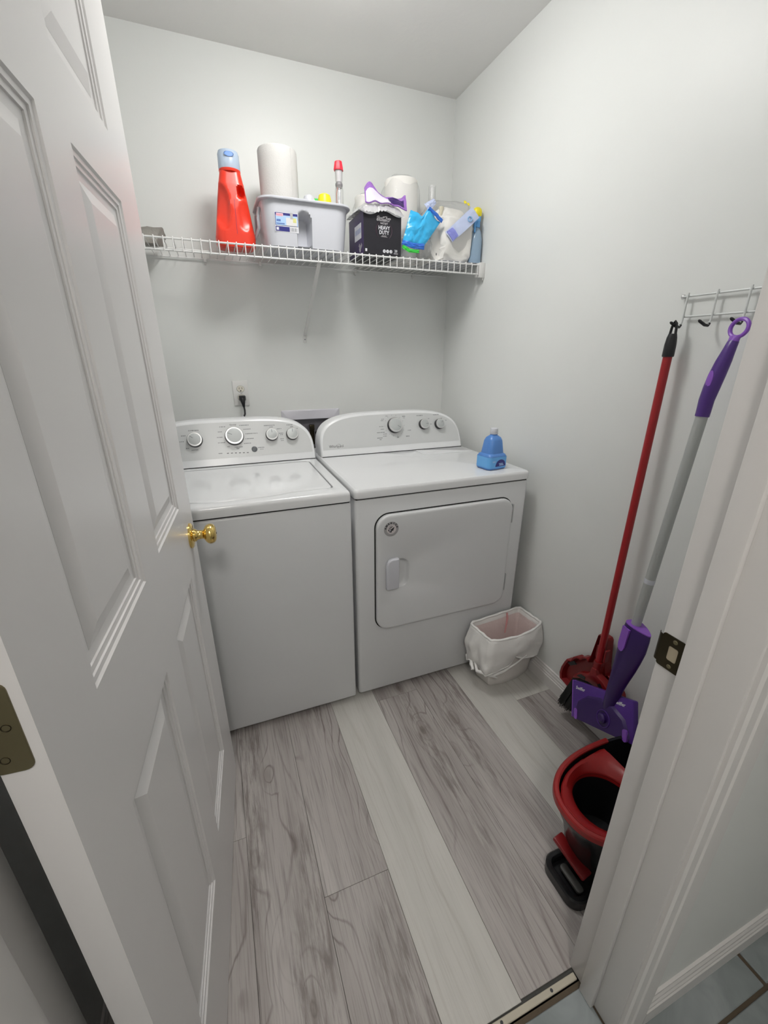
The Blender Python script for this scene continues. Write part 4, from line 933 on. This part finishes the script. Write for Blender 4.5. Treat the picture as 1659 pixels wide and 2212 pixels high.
strip([(-0.400, -0.330, DZ+0.052), (-0.350, -0.340, DZ+0.040), (-0.300, -0.332, DZ+0.042)], (0.018, 0.022), (0, -1, 0), BLUD, 'dark_blue_edge', bp_, seed=9)
strip([(-0.398, -0.331, DZ+0.038), (-0.372, -0.338, DZ+0.022), (-0.325, -0.335, DZ+0.022)], (0.014, 0.012), (0, -1, 0), GRN, 'green_edge', bp_, seed=11)
strip([(-0.284, -0.331, DZ+0.180), (-0.252, -0.333, DZ+0.162), (-0.219, -0.330, DZ+0.140)], (0.015, 0.015), (0, -1, 0.1), BLUD, 'seal_edge', bp_, seed=3)
strip([(-0.290, -0.322, DZ+0.182), (-0.250, -0.318, DZ+0.212)], (0.034, 0.020), (0, -1, 0.1), PBLU, 'torn_corner', bp_, seed=8)
bm = blob((-0.318, -0.286, DZ+0.044), (0.074, 0.038, 0.042), 0.7, 4); crumple(bm, 0.016, 26, 6)
for v in bm.verts: v.co.z = max(v.co.z, DZ+0.0008); v.co.y = max(v.co.y, SYF-0.004)
obj('clear_wrap', bm, FILM, bp_, ang=20)
# --- clear bottle
cb = empty('clear_bottle', (-0.155, -0.075, DZ), 'tall clear empty bottle rising behind the bag of toilet paper', 'bottle')
obj('body', lathe([(0.0, 0.0), (0.030, 0.0), (0.031, 0.004), (0.031, 0.200), (0.026, 0.235), (0.0175, 0.262), (0.0165, 0.345), (0.0150, 0.346), (0.0155, 0.262), (0.024, 0.234), (0.029, 0.2), (0.029, 0.006), (0.0, 0.005)], (-0.142, -0.074, DZ), seg=28), FILM2, cb)
# --- trigger spray bottle with yellow top at the right wall
ys = empty('trigger_spray_bottle', (-0.055, -0.262, DZ), 'blue trigger spray bottle with yellow head and red nozzle by the wall', 'spray bottle')
yo = (-0.032, -0.300, DZ)
obj('body', lathe([(0.0, 0), (0.026, 0.0), (0.028, 0.004), (0.028, 0.095), (0.022, 0.122), (0.013, 0.138), (0.012, 0.150)], yo, seg=28, sx=0.9), mat('clear_blue', (0.45, 0.62, 0.80), 0.15, trans=0.4), ys)
obj('collar', lathe([(0.0145, 0.140), (0.0150, 0.144), (0.0145, 0.160), (0.011, 0.162)], yo, seg=20), BLUEL, ys)
obj('trigger', tube([(yo[0]-0.014, yo[1]-0.012, DZ+0.174), (yo[0]-0.020, yo[1]-0.018, DZ+0.150), (yo[0]-0.018, yo[1]-0.016, DZ+0.118)], [0.006, 0.005, 0.003], 8), BLUEL, ys)
bm = box(yo[0]-0.020, yo[0]+0.013, yo[1]-0.014, yo[1]+0.014, DZ+0.158, DZ+0.186, 0.006, 3); obj('head', bm, BLUEL, ys)
bm = blob((yo[0]-0.001, yo[1], DZ+0.195), (0.020, 0.018, 0.022), 0.85, 3); obj('yellow_shroud', bm, YEL, ys)
bm = box(-0.011, 0.011, -0.008, 0.008, -0.0085, 0.0085, 0.003, 2); xf(bm, Matrix.Translation((yo[0]-0.028, yo[1]-0.010, DZ+0.178)) @ Matrix.Rotation(0.5, 4, 'Y')); obj('nozzle', bm, REDC, ys)
fp = empty('yellow_scrap', (-0.088, -0.295, DZ+0.222), 'small yellow printed scrap on top of the toilet paper bag', 'wrapper')
obj('scrap', sheet(lambda u, v: (V((-0.098+0.026*u, -0.300+0.01*v, DZ+0.222+0.012*v+0.004*math.sin(u*6))), V((-0.098+0.026*u, -0.2995+0.01*v, DZ+0.2212+0.012*v+0.004*math.sin(u*6)))), 8, 4), YEL, fp)
# --- flat white tray under the bag
obj_ = obj('white_sheet', prism(rrect(-0.12, -0.21, 0.105, 0.118, 0.01, 4, 2), 'z', DZ, DZ+0.0008), WPL, loc=(-0.12, -0.21, DZ)); tag(obj_, 'thin flat white sheet under the toilet paper bag at the shelf end', 'sheet')
# ================================================================== WASTE BIN WITH LINER
bn = empty('waste_bin', (-0.15, -0.94, 0), 'small white waste bin lined with a white drawstring bag beside the dryer', 'waste bin')
BT = [V((-0.300, -0.892)), V((-0.286, -1.026)), V((-0.008, -1.000)), V((-0.022, -0.866))]
BBt = [V((-0.262, -0.912)), V((-0.246, -0.994)), V((-0.022, -0.974)), V((-0.036, -0.892))]
def binring(z, off=0.0, f=None, zt=None):
    t = min(1.0, z/0.27); cs = [a.lerp(b, t) for a, b in zip(BBt, BT)]; c = sum(cs, V((0, 0)))/4; out = []
    for k, (u, v) in enumerate(rrect(0, 0, 1, 1, 0.16, 6, 14)):
        a, b = (u+1)/2, (v+1)/2      # a: left->right, b: front->back
        p = cs[1].lerp(cs[2], a).lerp(cs[0].lerp(cs[3], a), b)
        bow = (1-u*u)*(0.020+0.008*t); p = p + V((0.005, -1)).normalized()*bow*max(0, -v) 
        n_ = (p-c).normalized(); q = p + n_*(off + (f(k, u, v) if f else 0)); out.append(V((q.x, q.y, z if zt is None else zt(k, u, v))))
    return out
obj('bin', loft([binring(0.001, -0.003), binring(0.006)] + [binring(0.03*i) for i in range(1, 9)] + [binring(0.262), binring(0.262, -0.003)] + [binring(0.03*i, -0.003) for i in range(8, 0, -1)] + [binring(0.006, -0.006)]), BINP, bn)
def fold(a, s): return lambda k, u, v: a*(0.55 + 0.9*noise.noise(V((u*3.2*s, v*3.2*s, s))) + 0.45*math.sin(k*0.55+s*7))
def hem(k, u, v):
    return 0.132 + 0.030*math.sin(u*2.2+1.2) + 0.018*noise.noise(V((u*4, v*4, 3))) - 0.012*max(0, -v)*max(0, -u-0.1) - 0.01*max(0, u)
R_ = []
for i in range(15):
    s = i/14
    R_.append(binring(0.268 - 0.0001, 0.004 + 0.014*math.sin(PI*min(1, s*0.95)) + 0.003*s, (lambda s: (lambda k, u, v: (0.002 + 0.012*s)*(noise.noise(V((u*2.5+s, v*2.5, s*3)))*1.2 + 0.5*math.sin(k*0.42+s*2.5)*s)))(s), (lambda s: (lambda k, u, v: 0.268*(1-s) + hem(k, u, v)*s + 0.004*noise.noise(V((u*6, v*6, s*5)))))(s)))
inner = [binring(0.2685, -0.001, None, lambda k, u, v: 0.2715+0.0015*math.sin(k*0.9)), binring(0.262, -0.007), binring(0.250, -0.010, fold(0.002, 2))] + [binring(0.25-0.025*i, -0.012, (lambda i: (lambda k, u, v: -0.004*abs(noise.noise(V((u*4, v*4, i*0.7))))))(i)) for i in range(1, 9)] + [binring(0.03, -0.03)]
hemr = R_[-1]
lin = loft([[p + V((0, 0, 0.001)) for p in binring(0.2, 0.004, None, lambda k, u, v: hem(k, u, v)+0.006)]] + R_[::-1] + inner[:3], False, False)
for v in lin.verts:
    v.co.y = min(v.co.y, -0.8615)
    v.co.x = min(v.co.x, -0.004 if v.co.z > 0.088 else -0.015)
obj('liner', lin, BAGW, bn, ang=70, label='white plastic liner folded over the rim')
rimp = binring(0.27, -0.001)
obj('liner_rim', tube([p+V((0, 0, 0.0015*math.sin(i*1.3))) for i, p in enumerate(rimp+[rimp[0]])], [0.0055+0.0018*noise.noise(V((i*0.35, 2, 0))) for i in range(len(rimp)+1)], 7), BAGW, bn, ang=70)
obj('liner_inside', loft(inner[2:], False, True), BAGIN, bn, ang=70, label='pinkish inside of the liner')
hp = [V((min(p.x, -0.020), min(p.y, -0.867), p.z)) for p in hemr]; idx = [i for i in range(len(hp))]
obj('liner_hem', tube([hp[i % len(hp)] for i in range(0, len(hp)+1, 2)], [0.0035+0.0025*abs(noise.noise(V((i*0.3, 0, 0)))) for i in range(0, len(hp)+1, 2)], 6), BAGW, bn, ang=70)
obj('drawstring', strip([(-0.112, -0.884, 0.262), (-0.110, -0.886, 0.22), (-0.116, -0.890, 0.17)], (0.016, 0.014), (0, -1, 0.1), PINK, 'drawstring', bn, n=14, amp=0.003).data if False else tube([(-0.100, -0.882, 0.266), (-0.098, -0.886, 0.24), (-0.104, -0.890, 0.205), (-0.108, -0.892, 0.17)], [0.004, 0.0048, 0.004, 0.003], 6), PINK, bn, label='red drawstring showing through the liner')
for pts_, r_ in (([(-0.304, -0.93, 0.115), (-0.318, -0.955, 0.108), (-0.322, -0.975, 0.098), (-0.335, -0.980, 0.106)], [0.006, 0.009, 0.006, 0.002]), ([(-0.300, -0.95, 0.120), (-0.312, -0.99, 0.098), (-0.290, -1.025, 0.105), (-0.262, -1.036, 0.096), (-0.245, -1.040, 0.082)], [0.005, 0.008, 0.009, 0.008, 0.003]), ([(-0.262, -1.036, 0.098), (-0.215, -1.044, 0.112), (-0.165, -1.050, 0.140), (-0.11, -1.048, 0.165)], [0.007, 0.006, 0.004, 0.002])):
    obj('liner_twist', tube(pts_, r_, 7), BAGW, bn, ang=60)

# ================================================================== MOP BUCKET
mb = empty('mop_bucket', (-0.27, -1.667, 0), 'black mop bucket with red wringer rim behind the right door jamb', 'bucket')
MCX, MCY, MA, MBh = -0.266, -1.668, 0.238, 0.131
def sup(a, b, cx_=MCX, cy_=MCY, p=2.35, n=72):
    out = []
    for i in range(n):
        t = 2*PI*i/n; c, s = math.cos(t), math.sin(t)
        out.append((cx_+a*math.copysign(abs(c)**(2/p), c), cy_+b*math.copysign(abs(s)**(2/p), s)))
    return out
def mr(a, b, z, dx=0.0): return [V((x+dx, y, z)) for x, y in sup(a, b)]
obj('tub', loft([mr(0.165, 0.085, 0.004), mr(0.175, 0.092, 0.008), mr(0.182, 0.097, 0.09), mr(0.200, 0.106, 0.16), mr(0.220, 0.114, 0.205), mr(0.228, 0.122, 0.235), mr(0.233, 0.127, 0.256), mr(0.237, 0.131, 0.258), mr(0.237, 0.131, 0.264), mr(0.229, 0.123, 0.264), mr(0.232, 0.118, 0.24), mr(0.212, 0.108, 0.19), mr(0.178, 0.094, 0.10), mr(0.165, 0.085, 0.012)]), BLACKG, mb)
rim = [V((x, y, 0.268)) for x, y in sup(0.2345, 0.1275, n=120)]
ra = [p for i, p in enumerate(rim[22:100])]
ra = [p for p in ra if p.x < -0.225]
def ribbon(pts, prof):
    rings = []
    n_ = len(pts)
    for i, p in enumerate(pts):
        dv = (pts[min(i+1, n_-1)]-pts[max(i-1, 0)]).normalized(); o_ = V((dv.y, -dv.x, 0))
        rings.append([p + o_*a + V((0, 0, b)) for a, b in prof])
    return loft(rings)
obj('red_rim', ribbon(ra, [(-0.0075, -0.003), (-0.007, 0.002), (-0.003, 0.0045), (0.004, 0.004), (0.0075, 0.0), (0.008, -0.014), (0.005, -0.016), (0.004, -0.0038), (-0.004, -0.0035)]), REDR, mb, label='glossy red rim clipped over the left end')
HC = V((-0.362, -1.664)); 
def clipo(ins):
    o2 = sup(MA-ins, MBh-ins, n=240); out = []
    for i in range(72):
        a = 2*PI*i/72; dv = V((math.cos(a), math.sin(a))); best = None
        for x_, y_ in o2:
            w_ = V((x_, y_))-HC; 
            if w_.length < 1e-6: continue
            c_ = w_.normalized().dot(dv)
            if best is None or c_ > best[0]: best = (c_, w_.length)
        L_ = best[1]
        if dv.x > 0.02: L_ = min(L_, (-0.252 - HC.x)/dv.x)
        out.append(HC + dv*L_)
    return out
def circ(r, z): return [V((HC.x+r*math.cos(2*PI*i/72), HC.y+r*math.sin(2*PI*i/72)*1.0, z)) for i in range(72)]
oo = clipo(0.0165); o3 = clipo(0.0195)
obj('wringer', loft([[V((p.x, p.y, 0.246)) for p in oo], [V((p.x, p.y, 0.256)) for p in oo], [V((p.x, p.y, 0.258)) for p in o3], [V((p.x, p.y, 0.2575)).lerp(c, 0.35) + V((0, 0, 0.006)) for p, c in zip(o3, circ(0.083, 0.236))], circ(0.086, 0.240), circ(0.082, 0.234), circ(0.080, 0.222), circ(0.083, 0.222)], False, False), REDR, mb, label='red wringer funnel around the round basket hole')
obj('basket', loft([circ(0.0815, 0.232), circ(0.078, 0.15), circ(0.070, 0.095), circ(0.066, 0.085)], False, True), BLACK, mb)
obj('basket_hub', lathe([(0.012, 0), (0.011, 0.02), (0.005, 0.026), (0, 0.027)], (HC.x, HC.y, 0.085), seg=18), BLACKG, mb)
# foot pedal at the left end
pl_ = [V((x, y, 0.020)) for x, y in rrect(-0.452, -1.686, 0.0475, 0.055, 0.026, 6, 4)]
obj('pedal_frame', ribbon(pl_ + [pl_[0]], [(-0.009, -0.017), (-0.009, 0.010), (-0.005, 0.015), (0.005, 0.015), (0.009, 0.010), (0.009, -0.017)]), BLACKG, mb)
obj('pedal_plate', prism(rrect(-0.452, -1.686, 0.042, 0.049, 0.022, 6, 4), 'z', 0.002, 0.010), BLACK, mb)
obj('pedal_pad', prism(rrect(-0.463, -1.692, 0.011, 0.036, 0.009, 5, 2), 'z', 0.020, 0.030, 0.003, 2), mat('grey_rubber', (0.09, 0.09, 0.085), 0.55), mb)
pv = box(-0.052, 0.052, -0.017, 0.017, -0.007, 0.007, 0.004, 2)
xf(pv, Matrix.Translation((-0.455, -1.672, 0.083)) @ Matrix.Rotation(math.radians(-82), 4, 'Z') @ Matrix.Rotation(math.radians(14), 4, 'Y'))
obj('foot_lever', pv, REDD, mb, label='dark red foot lever')
obj('lever_post', tube([(-0.445, -1.70, 0.075), (-0.415, -1.69, 0.06)], 0.010, 10), REDD, mb)
obj('pedal_arm', box(-0.43, -0.37, -1.71, -1.65, 0.006, 0.03, 0.005, 2), BLACK, mb)

# ================================================================== BROOM AND DUSTPAN
bm_ = empty('push_broom', (-0.06, -1.335, 0.05), 'red-handled angled broom with black bristles hanging on the right wall', 'broom')
bm_.name = 'angled_broom'
PX, PY = -0.060, -1.335
GX, GY = -0.035, -1.317
obj('pole', tube([(PX, PY, 0.30), (GX, GY, 1.352)], 0.0112, 20), REDP, bm_)
g = obj('grip', loft([[V((GX+rx*math.cos(a), GY+ry*math.sin(a), z)) for a in [2*PI*i/24 for i in range(24)]] for z, rx, ry in ((1.344, 0.0135, 0.0135), (1.347, 0.0145, 0.0145), (1.375, 0.0140, 0.0142), (1.392, 0.0120, 0.0125), (1.402, 0.0085, 0.0105))]), BLACK, bm_)
lp = [V((GX, GY+a, z)) for a, z in ((0.0078, 1.398), (0.0065, 1.415), (0.0045, 1.427), (0.0, 1.4325), (-0.0045, 1.427), (-0.0065, 1.415), (-0.0078, 1.398))]
obj('hang_loop', tube(lp, 0.0033, 8), BLACK, g)
obj('pole_print', quad(*[V((-0.0385-0.0075+a, -1.320+0.0086+a*0.8, z)) for a, z in ((-0.0022, 1.150), (0.0022, 1.152), (0.0022, 1.178), (-0.0022, 1.176))]), LPINK, bm_)
# broom head
def bo(t): return t
hd = [(-1.258, 0.214), (-1.262, 0.232), (-1.280, 0.256), (-1.305, 0.272), (-1.322, 0.284), (-1.326, 0.318), (-1.346, 0.320), (-1.352, 0.300), (-1.378, 0.296), (-1.400, 0.282), (-1.425, 0.262), (-1.445, 0.240), (-1.455, 0.228), (-1.449, 0.218), (-1.425, 0.236), (-1.395, 0.250), (-1.360, 0.256), (-1.325, 0.250), (-1.290, 0.236), (-1.268, 0.218)]
obj('head', prism(hd, 'x', -0.080, -0.050, 0.004, 2), REDD, bm_, label='dark red winged broom head')
for a, b in (((-1.276, 0.240), (-1.312, 0.262)), ((-1.362, 0.272), (-1.392, 0.268))):
    sl = [(a[0], a[1]), (a[0]-0.010, a[1]+0.013), ((a[0]+b[0])/2, (a[1]+b[1])/2+0.009), b, (b[0], b[1]-0.012), ((a[0]+b[0])/2, (a[1]+b[1])/2-0.008)]
    obj('head_slot', prism(sl, 'x', -0.0812, -0.0802), BLACK, bm_)
obj('socket', tube([(PX, PY, 0.285), (PX, PY, 0.345)], [0.017, 0.0145], 16), REDD, bm_)
obj('head_print', join(*[quad(*[V((-0.0808, y_, z_)) for y_, z_ in ((-1.372-0.006*k, 0.262-0.0022*k), (-1.3755-0.006*k, 0.2610-0.0022*k), (-1.3755-0.006*k, 0.2585-0.0022*k), (-1.372-0.006*k, 0.2595-0.0022*k))]) for k in range(7)]), LPINK, bm_)
rnd = random.Random(3); bl = []
for i in range(900):
    t = rnd.random()**1.3; y0_ = -1.263 - t*0.186; z0_ = 0.222 + 0.030*math.sin(PI*t) + 0.004; y1_ = -1.215 - t*0.250 + rnd.uniform(-0.006, 0.006); z1_ = 0.062 + rnd.uniform(-0.012, 0.020) + 0.17*max(0, t-0.18)
    x0_ = rnd.uniform(-0.076, -0.054); x1_ = x0_ + rnd.uniform(-0.016, 0.008)
    q0, q1 = V((x0_, y0_, z0_)), V((x1_, y1_, z1_)); mid = q0.lerp(q1, 0.5)+V((0, rnd.uniform(-0.003, 0.003), 0))
    bl.append((q0, mid, q1))
bmb = B()
for q0, mid, q1 in bl:
    r0 = 0.0011
    rings = [[bmb.verts.new(p+V((r0*math.cos(2*PI*k/3), r0*math.sin(2*PI*k/3), 0))) for k in range(3)] for p in (q0, mid, q1)]
    for a, b in zip(rings, rings[1:]):
        for k in range(3): bmb.faces.new((a[k], a[(k+1) % 3], b[(k+1) % 3], b[k]))
    bmb.faces.new(rings[-1])
obj('bristles', bmb, BRIS, bm_, kind='stuff')
obj('bristle_block', prism([(-1.263, 0.224), (-1.240, 0.120), (-1.300, 0.125), (-1.400, 0.190), (-1.440, 0.224), (-1.395, 0.252), (-1.325, 0.252)], 'x', -0.073, -0.057, 0.003, 1), BRIS, bm_)
dp = empty('dustpan', (-0.035, -1.335, 0.13), 'dark red dustpan clipped behind the broom against the right wall', 'dustpan')
half = [(0.0, 0.118), (0.108, 0.120), (0.149, 0.126), (0.155, 0.150), (0.151, 0.180), (0.140, 0.214), (0.132, 0.232), (0.114, 0.240), (0.106, 0.262), (0.090, 0.278), (0.076, 0.280), (0.066, 0.294), (0.050, 0.302), (0.040, 0.298), (0.033, 0.322), (0.028, 0.360), (0.020, 0.425), (0.014, 0.432)]
DY = -1.318
ol_ = [(DY+a, b) for a, b in half] + [(DY-a, b) for a, b in half[::-1][:-1]]
ol_ = [ol_[0]]+ol_[1:]
def inset2(o, s): 
    c = (DY, 0.2); return [(c[0]+(y_-c[0])*s, c[1]+(z_-c[1])*(s if z_ < 0.3 else 1-(1-s)*0.35)) for y_, z_ in o]
obj('pan', loft([[V((-0.0145, y_, z_)) for y_, z_ in ol_], [V((-0.040, y_, z_)) for y_, z_ in ol_], [V((-0.043, y_, z_)) for y_, z_ in inset2(ol_, 0.97)], [V((-0.041, y_, z_)) for y_, z_ in inset2(ol_, 0.93)], [V((-0.022, y_, z_)) for y_, z_ in inset2(ol_, 0.88)]]), REDD, dp, ang=30)
obj('comb_slot', prism([(-1.196, 0.224), (-1.222, 0.252), (-1.236, 0.246), (-1.212, 0.222)], 'x', -0.0450, -0.0405), BLACK, dp)
obj('clip', join(box(-0.060, -0.040, PY+0.0125, PY+0.020, 0.350, 0.400, 0.002, 1), box(-0.060, -0.040, PY-0.020, PY-0.0125, 0.350, 0.400, 0.002, 1)), REDD, dp)

# ================================================================== SPRAY MOP
sm = empty('spray_mop', (-0.13, -1.465, 0.2), 'purple and grey spray mop hanging from the third hook by its ring', 'mop')
T0, J0 = V((-0.064, -1.4725, 1.378)), V((-0.140, -1.463, 0.256))
AX = (J0-T0).normalized()
def onax(z): return T0 + AX*((z-T0.z)/AX.z) + V((0.006*max(0, z-1.24)/0.18, -0.018*max(0, (z-1.24)/0.18)**1.1, 0))
tg_ = V((-1, 0.25, 0)).normalized(); rt_ = AX.cross(tg_).normalized(); tg2 = rt_.cross(AX).normalized()
if tg2.x > 0: tg2 = -tg2
def ell(z, a, b, off=(0, 0), n=24, p=2.0):
    c = onax(z) + rt_*off[0] + tg2*off[1]
    return [c + rt_*a*math.copysign(abs(math.cos(t))**(2/p), math.cos(t)) + tg2*b*math.copysign(abs(math.sin(t))**(2/p), math.sin(t)) for t in [2*PI*i/n for i in range(n)]]
obj('ring', torus(onax(1.407), 0.0225, 0.0045, tg2, 36, 8, sx=1.0, sy=0.86), PURL, sm, label='light purple hanging ring')
obj('ring_neck', loft([ell(1.391, 0.015, 0.006), ell(1.384, 0.0128, 0.008), ell(1.376, 0.0115, 0.010), ell(1.366, 0.0118, 0.0112)]), PURL, sm)
gr_ = obj('grip', loft([ell(z, a, b, (0, o)) for z, a, b, o in ((1.382, 0.009, 0.008, 0), (1.378, 0.0118, 0.0108, 0), (1.355, 0.0145, 0.0125, 0.001), (1.335, 0.0168, 0.015, 0.002), (1.305, 0.0182, 0.0165, 0.003), (1.275, 0.0180, 0.0165, 0.003), (1.245, 0.0168, 0.0155, 0.002), (1.215, 0.0158, 0.0150, 0), (1.206, 0.0155, 0.0150, 0))]), mat('grip_purple', (0.075, 0.024, 0.21), 0.32, var=0.06), sm, label='dark purple hand grip')
o_ = onax(1.292) + tg2*0.0172
obj('trigger_button', lathe([(0.0085, -0.002), (0.0085, 0.0015), (0.006, 0.003), (0, 0.0034)], o_, tg2, 24, sx=1.0, sy=2.3) if False else loft([[o_ + tg2*h + rt_*(r*math.cos(t)) - AX*(r*2.5*math.sin(t)) for t in [2*PI*i/24 for i in range(24)]] for r, h in ((0.0085, -0.004), (0.0085, 0.0012), (0.0062, 0.0028), (0.001, 0.0032))]), PURL, gr_, label='light purple trigger button')
obj('pole', tube([onax(1.208), onax(0.57)], 0.0132, 20), POLE, sm)
obj('pole_joint', tube([onax(0.752), onax(0.745), onax(0.738)], [0.0136, 0.0142, 0.0136], 20), WPL, sm)
# body: front spine plus the fin that carries the bottle
secs = []
for z, wl, wr_, dp_ in ((0.598, 0.024, 0.060, 0.024), (0.58, 0.026, 0.062, 0.026), (0.54, 0.026, 0.062, 0.027), (0.50, 0.025, 0.056, 0.026), (0.46, 0.0235, 0.048, 0.025), (0.42, 0.022, 0.038, 0.024), (0.38, 0.021, 0.029, 0.023), (0.34, 0.0205, 0.024, 0.022), (0.305, 0.020, 0.021, 0.020), (0.268, 0.0185, 0.0185, 0.017), (0.246, 0.017, 0.017, 0.015)):
    c = onax(z); k = []
    for i in range(28):
        t = 2*PI*i/28; cc, ss = math.cos(t), math.sin(t); a = (wl if cc*RTS < 0 else wr_) if False else (wr_ if cc > 0 else wl)
        k.append((cc, ss, a))
    sg = 1 if rt_.y < 0 else -1
    secs.append([c + rt_*sg*(a*math.copysign(abs(cc)**0.75, cc)) + tg2*(dp_*(math.copysign(abs(ss)**0.75, ss)) * (1 - 0.62*max(0, cc)**1.2)) for cc, ss, a in k])
bd = obj('body', loft(secs), PURP, sm, label='dark purple body tapering to the head')
sg = 1 if rt_.y < 0 else -1
o_ = onax(0.560) + tg2*0.024
obj('release_tab', loft([[onax(z_) + tg2*(0.0265+h-(0.590-z_)*0.015) + rt_*x_ for x_, z_ in ((-0.0135, 0.588), (0.0135, 0.588), (0.0135, 0.528), (0.011, 0.516), (0.005, 0.509), (-0.005, 0.509), (-0.011, 0.516), (-0.0135, 0.528))] for h in (-0.005, 0.003)]), PURL, bd, label='light purple release tab')
obj('body_top', loft([[p + AX*(-h) for p in secs[0]] for h in (0.0, 0.003)]), PURL, bd)
sp_ = J0 + V((0, 0, 0))
obj('swivel', tube([onax(0.275), onax(0.250), onax(0.240)], [0.0135, 0.011, 0.007], 14), PURP, sm)
# head plate
HM = MX(V((-0.150, -1.443, 0.262)), (-0.055, -0.885, 0.46), (0.25, 0.185, 0.95))
def hp_(bm): return xf(bm, HM)
hw, hh = 0.129, 0.062
hd_ = obj('head', hp_(prism(rrect(0, 0, hw, hh, 0.006, 4, 4), 'z', -0.020, 0.0, 0.003, 2)), PURM, sm, label='flat purple mop head')
obj('head_cover', hp_(loft([[V((x, y, 0.0)) for x, y in o2] for o2 in ([( -0.112, -0.060), (0.112, -0.060), (0.118, -0.045), (0.10, 0.0), (0.055, 0.028), (0.0, 0.036), (-0.055, 0.028), (-0.10, 0.0), (-0.118, -0.045)],)] + [[V((x*0.93, -0.004+y*0.93, 0.007)) for x, y in [( -0.112, -0.060), (0.112, -0.060), (0.118, -0.045), (0.10, 0.0), (0.055, 0.028), (0.0, 0.036), (-0.055, 0.028), (-0.10, 0.0), (-0.118, -0.045)]]])), PURP, hd_)
obj('edge_strip', hp_(box(-hw-0.003, -hw+0.001, -hh, hh, -0.016, 0.001, 0.001, 1)), PURL, hd_)
for s_x in (-1, 1): obj('nozzle_tab', hp_(loft([[V((s_x*0.104+x, -0.044+y, z)) for x, y in rrect(0, 0, 0.0075, 0.018, 0.007, 4, 1)] for z in (0.002, 0.0085)])), PURL, hd_, label='light purple tab')
obj('pivot_ring', hp_(torus((0.020, -0.022, 0.0075), 0.026, 0.0016, (0, 0, 1))), PURM, hd_)
obj('pivot_cup', hp_(lathe([(0.016, 0.004), (0.015, 0.016), (0.010, 0.02), (0, 0.02)], (0.020, -0.020, 0), seg=18)), PURP, hd_)
for xx_ in (-0.092, 0.078):
    t_ = text('Swiffer', 0.0155, 0.0002, bold=0.0003, shear=0.2); xf(t_, Matrix.Translation((xx_, 0.041, 0.0006))); obj('brand_lettering', hp_(t_), LBL, hd_)

# ================================================================== HOOK RACK ON THE RIGHT WALL
rk = empty('hook_rack', (-0.01, -1.40, 1.47), 'white wire hook rack with black-tipped hooks on the right wall', 'hook rack')
WIREG = mat('rack_wire', (0.66, 0.68, 0.67), 0.35, var=0.02)
obj('rail', tube([(-0.010, -1.308, 1.4925), (-0.010, -1.640, 1.4925)], 0.0026, 10), WIREG, rk)
obj('rail', tube([(-0.010, -1.317, 1.4435), (-0.010, -1.640, 1.4435)], 0.0026, 10), WIREG, rk)
for y_ in (-1.320, -1.3935, -1.467, -1.5405, -1.614):
    hk = obj('hook', tube([(-0.013, y_, 1.5), (-0.0145, y_, 1.490), (-0.0145, y_, 1.446), (-0.015, y_, 1.430), (-0.019, y_+0.000, 1.4215), (-0.024, y_, 1.4195)], 0.0026, 8), WIREG, rk)
    obj('hook_tip', tube([(-0.017, y_, 1.4235), (-0.021, y_, 1.4185), (-0.030, y_+0.002, 1.4195), (-0.046, y_+0.006, 1.4285), (-0.049, y_+0.007, 1.4305)], [0.0034, 0.0037, 0.0037, 0.0036, 0.002], 10), BLACK, hk)
for y_ in (-1.304, -1.63):
    obj('screw', join(lathe([(0.0, 0.0135), (0.004, 0.0125), (0.0062, 0.009), (0.0062, 0.007), (0.003, 0.006), (0.003, 0.0005)], (0, y_, 1.4925), (-1, 0, 0), 18)), CHROME, rk)
